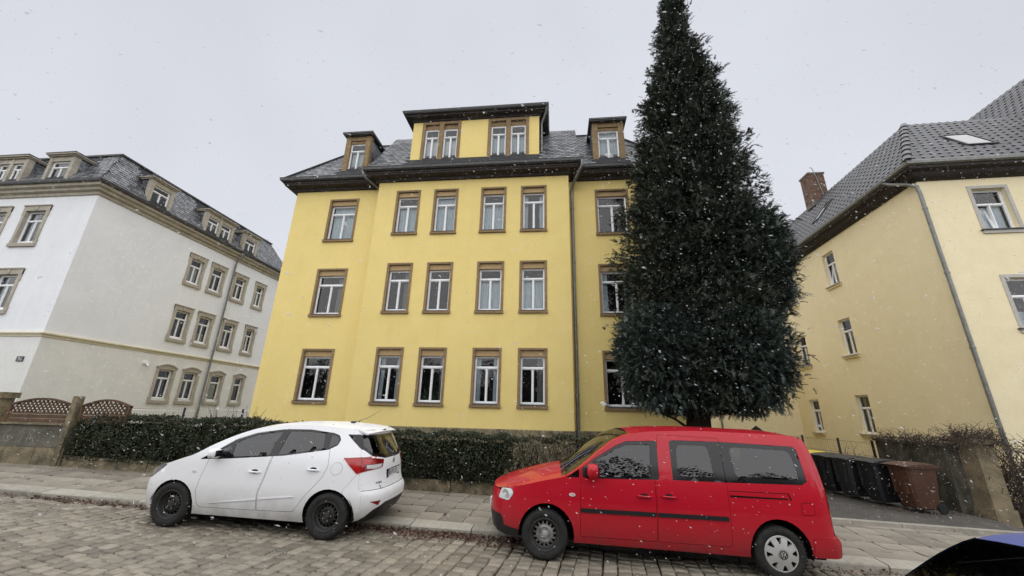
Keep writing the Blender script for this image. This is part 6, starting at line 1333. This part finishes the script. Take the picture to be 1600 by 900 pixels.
    b = MB(); b.tube([(2.30,0,1.575),(2.52,0,1.66),(2.75,0,1.80)], [.006,.004,.002], 5); b.tube([(2.24,0,1.57),(2.32,0,1.585)], [.025,.012], 8); b.build('antenna', BTRIM, t)
    for x, y in ((.75,-.36),(.75,.36),(1.65,-.38),(1.65,.38)): seat(t, x, y, .42)
    b = MB(); b.box((.30,-.68,.55),(.62,.68,.94)); b.box((.3,-.66,.3),(2.7,.66,.36)); b.build('dashboard', SEAT, t)
    return H_, tg
WHITEP = paint('white_car_paint', (.85, .86, .88), (.30, .28, .24), .66, .9, .25)
CT = car_root('white_hatchback', 'white hatchback with black steel wheels parked along the kerb', 'car', (-5.87,6.04), (-3.34,6.11), .878, math.radians(1.0))
H_, tg = hatchback(CT, WHITEP, CGLASS, True)
def glyphs(txt, h, w=.55, th=.16):
    """tiny stroke font on a 4 x 6 grid, returned as boxes (u0, v0, u1, v1) scaled to height h"""
    G = {'R': '1110 1001 1001 1110 1010 1001', 'G': '0111 1000 1011 1001 1001 0111', 'P': '1110 1001 1001 1110 1000 1000', 'Y': '1001 1001 0110 0100 0100 0100', 'N': '1001 1101 1101 1011 1011 1001', '3': '1110 0001 0110 0001 0001 1110', 'D': '1110 1001 1001 1001 1001 1110', 'H': '1001 1001 1111 1001 1001 1001', 'U': '1001 1001 1001 1001 1001 0110', 'A': '0110 1001 1001 1111 1001 1001', 'I': '0110 0100 0100 0100 0100 0110', 'i': '0100 0000 0100 0100 0100 0100', 'x': '0000 0000 1001 0110 0110 1001', '2': '1110 0001 0010 0100 1000 1111', '0': '0110 1001 1001 1001 1001 0110', ' ': '0000 0000 0000 0000 0000 0000', 'M': '1001 1111 1111 1001 1001 1001', '-': '0000 0000 0110 0000 0000 0000'}
    out = []; u = 0; c = h/6
    for ch in txt:
        for r, row in enumerate(G[ch].split()):
            k = 0
            while k < 4:
                if row[k] == '1':
                    k2 = k
                    while k2 < 4 and row[k2] == '1': k2 += 1
                    out.append((u+k*c*w/.55*.8, h-(r+1)*c, u+k2*c*w/.55*.8, h-r*c)); k = k2
                else: k += 1
        u += (4.9 if ch not in ' -' else 3)*c*w/.55*.8
    return out, u
def text_rear(par, nm, txt, y0, z0, h, mt, xo, fn):
    g, w = glyphs(txt, h); b = MB()
    for u0, v0, u1, v1 in g: b.quad(*[(fn(y0+u, z0+v)[0]+xo, y0+u, z0+v) for u, v in ((u0,v0),(u1,v0),(u1,v1),(u0,v1))])
    return b.build(nm, mt, par)
PLATE = mat('plate_white', (.62, .63, .64), .4, .5); PBLUE = mat('plate_blue', (.015, .035, .16), .4, .5); PBLK = mat('plate_black', (.012,.012,.014), .5, .4)
xp = 3.115; b = MB(); b.box((xp-.02,-.275,.765),(xp,.275,.90)); npz = b.build('number_plate', PBLK, tg); b = MB(); b.quad((xp+.002,-.225,.79),(xp+.002,.265,.79),(xp+.002,.265,.892),(xp+.002,-.225,.892)); b.build('plate_face', PLATE, npz); b = MB(); b.quad((xp+.002,-.267,.79),(xp+.002,-.227,.79),(xp+.002,-.227,.892),(xp+.002,-.267,.892)); b.build('euro_band', PBLUE, npz)
text_rear(npz, 'plate_letters', 'RG PY 33', -.205, .805, .072, PBLK, .0, lambda y, z: (xp+.0035,))['kind'] = 'stuff'
text_rear(tg, 'badge', 'HYUNDAI', -.56, .725, .030, PBLK, .003, H_.rear()); text_rear(tg, 'badge', 'ix20', .44, .725, .034, PBLK, .003, H_.rear())
b = MB(); b.tube([(H_.rear()(y,z)[0]+.004, y, z) for y, z in ((-.50,.70),(-.47,.685),(-.485,.665),(-.46,.65),(-.44,.66))], .004, 5); b.build('sticker', PBLK, tg)
b = MB(); n = 20
for k in range(n):
    a0, a1 = 2*PI*k/n, 2*PI*(k+1)/n; b.add([(H_.rear()(.0,1.01)[0]+.010, r*1.35*math.cos(a), 1.01+r*math.sin(a)) for r, a in ((.036,a0),(.036,a1),(.028,a1),(.028,a0))], [(0,1,2,3)])
xe = H_.rear()(0,1.01)[0]+.0105
for (y0, z0, y1, z1) in ((-.018,-.024,-.008,.024),(.008,-.024,.018,.024),(-.014,-.006,.014,.004)): b.quad((xe,y0,1.01+z0),(xe,y1,1.01+z0),(xe,y1,1.01+z1),(xe,y0,1.01+z1))
b.build('emblem', BTRIM, tg)
b = MB(); b.tube([(H_.rear()(y,1.095)[0]+.014, y, 1.095+.02*abs(y)) for y in (.05,.15,.3,.42)], .008, 5); b.tube([(H_.rear()(.05,1.09)[0]+.01, .05, 1.085),(H_.rear()(.05,1.09)[0]+.02, .05, 1.10)], .02, 8); b.build('rear_wiper', BTRIM, tg)
# ---- blue car close to the camera
BLUEP = paint('blue_car_paint', (.02, .06, .30), (.05, .06, .10), .5, .4)
BT = car_root('blue_car', 'blue car with dark windscreen in the near corner of the street', 'car', (.64,.61), (3.13,.61), .878, 0)
hatchback(BT, BLUEP, DGLASS, False)
HS = hatch_shape(True)
for sg in (-1, 1): on_side(BT, 'pillar_trim', HS, sg, [(x, HS.zc(x)+.002) for x in np.linspace(.55,1.17,14)]+[(x, HS.zc(x)-.085) for x in np.linspace(1.17,.55,14)], FRIT, -.005)
b = MB(); g_, w_ = glyphs('M', .05)
for u0, v0, u1, v1 in g_: b.quad(*[(*HS.top()(1.19+v, .02+u)[:2], HS.top()(1.19+v, .02+u)[2]+.002) for u, v in ((u0,v0),(u1,v0),(u1,v1),(u0,v1))])
b.build('sticker', PLATE, BT)
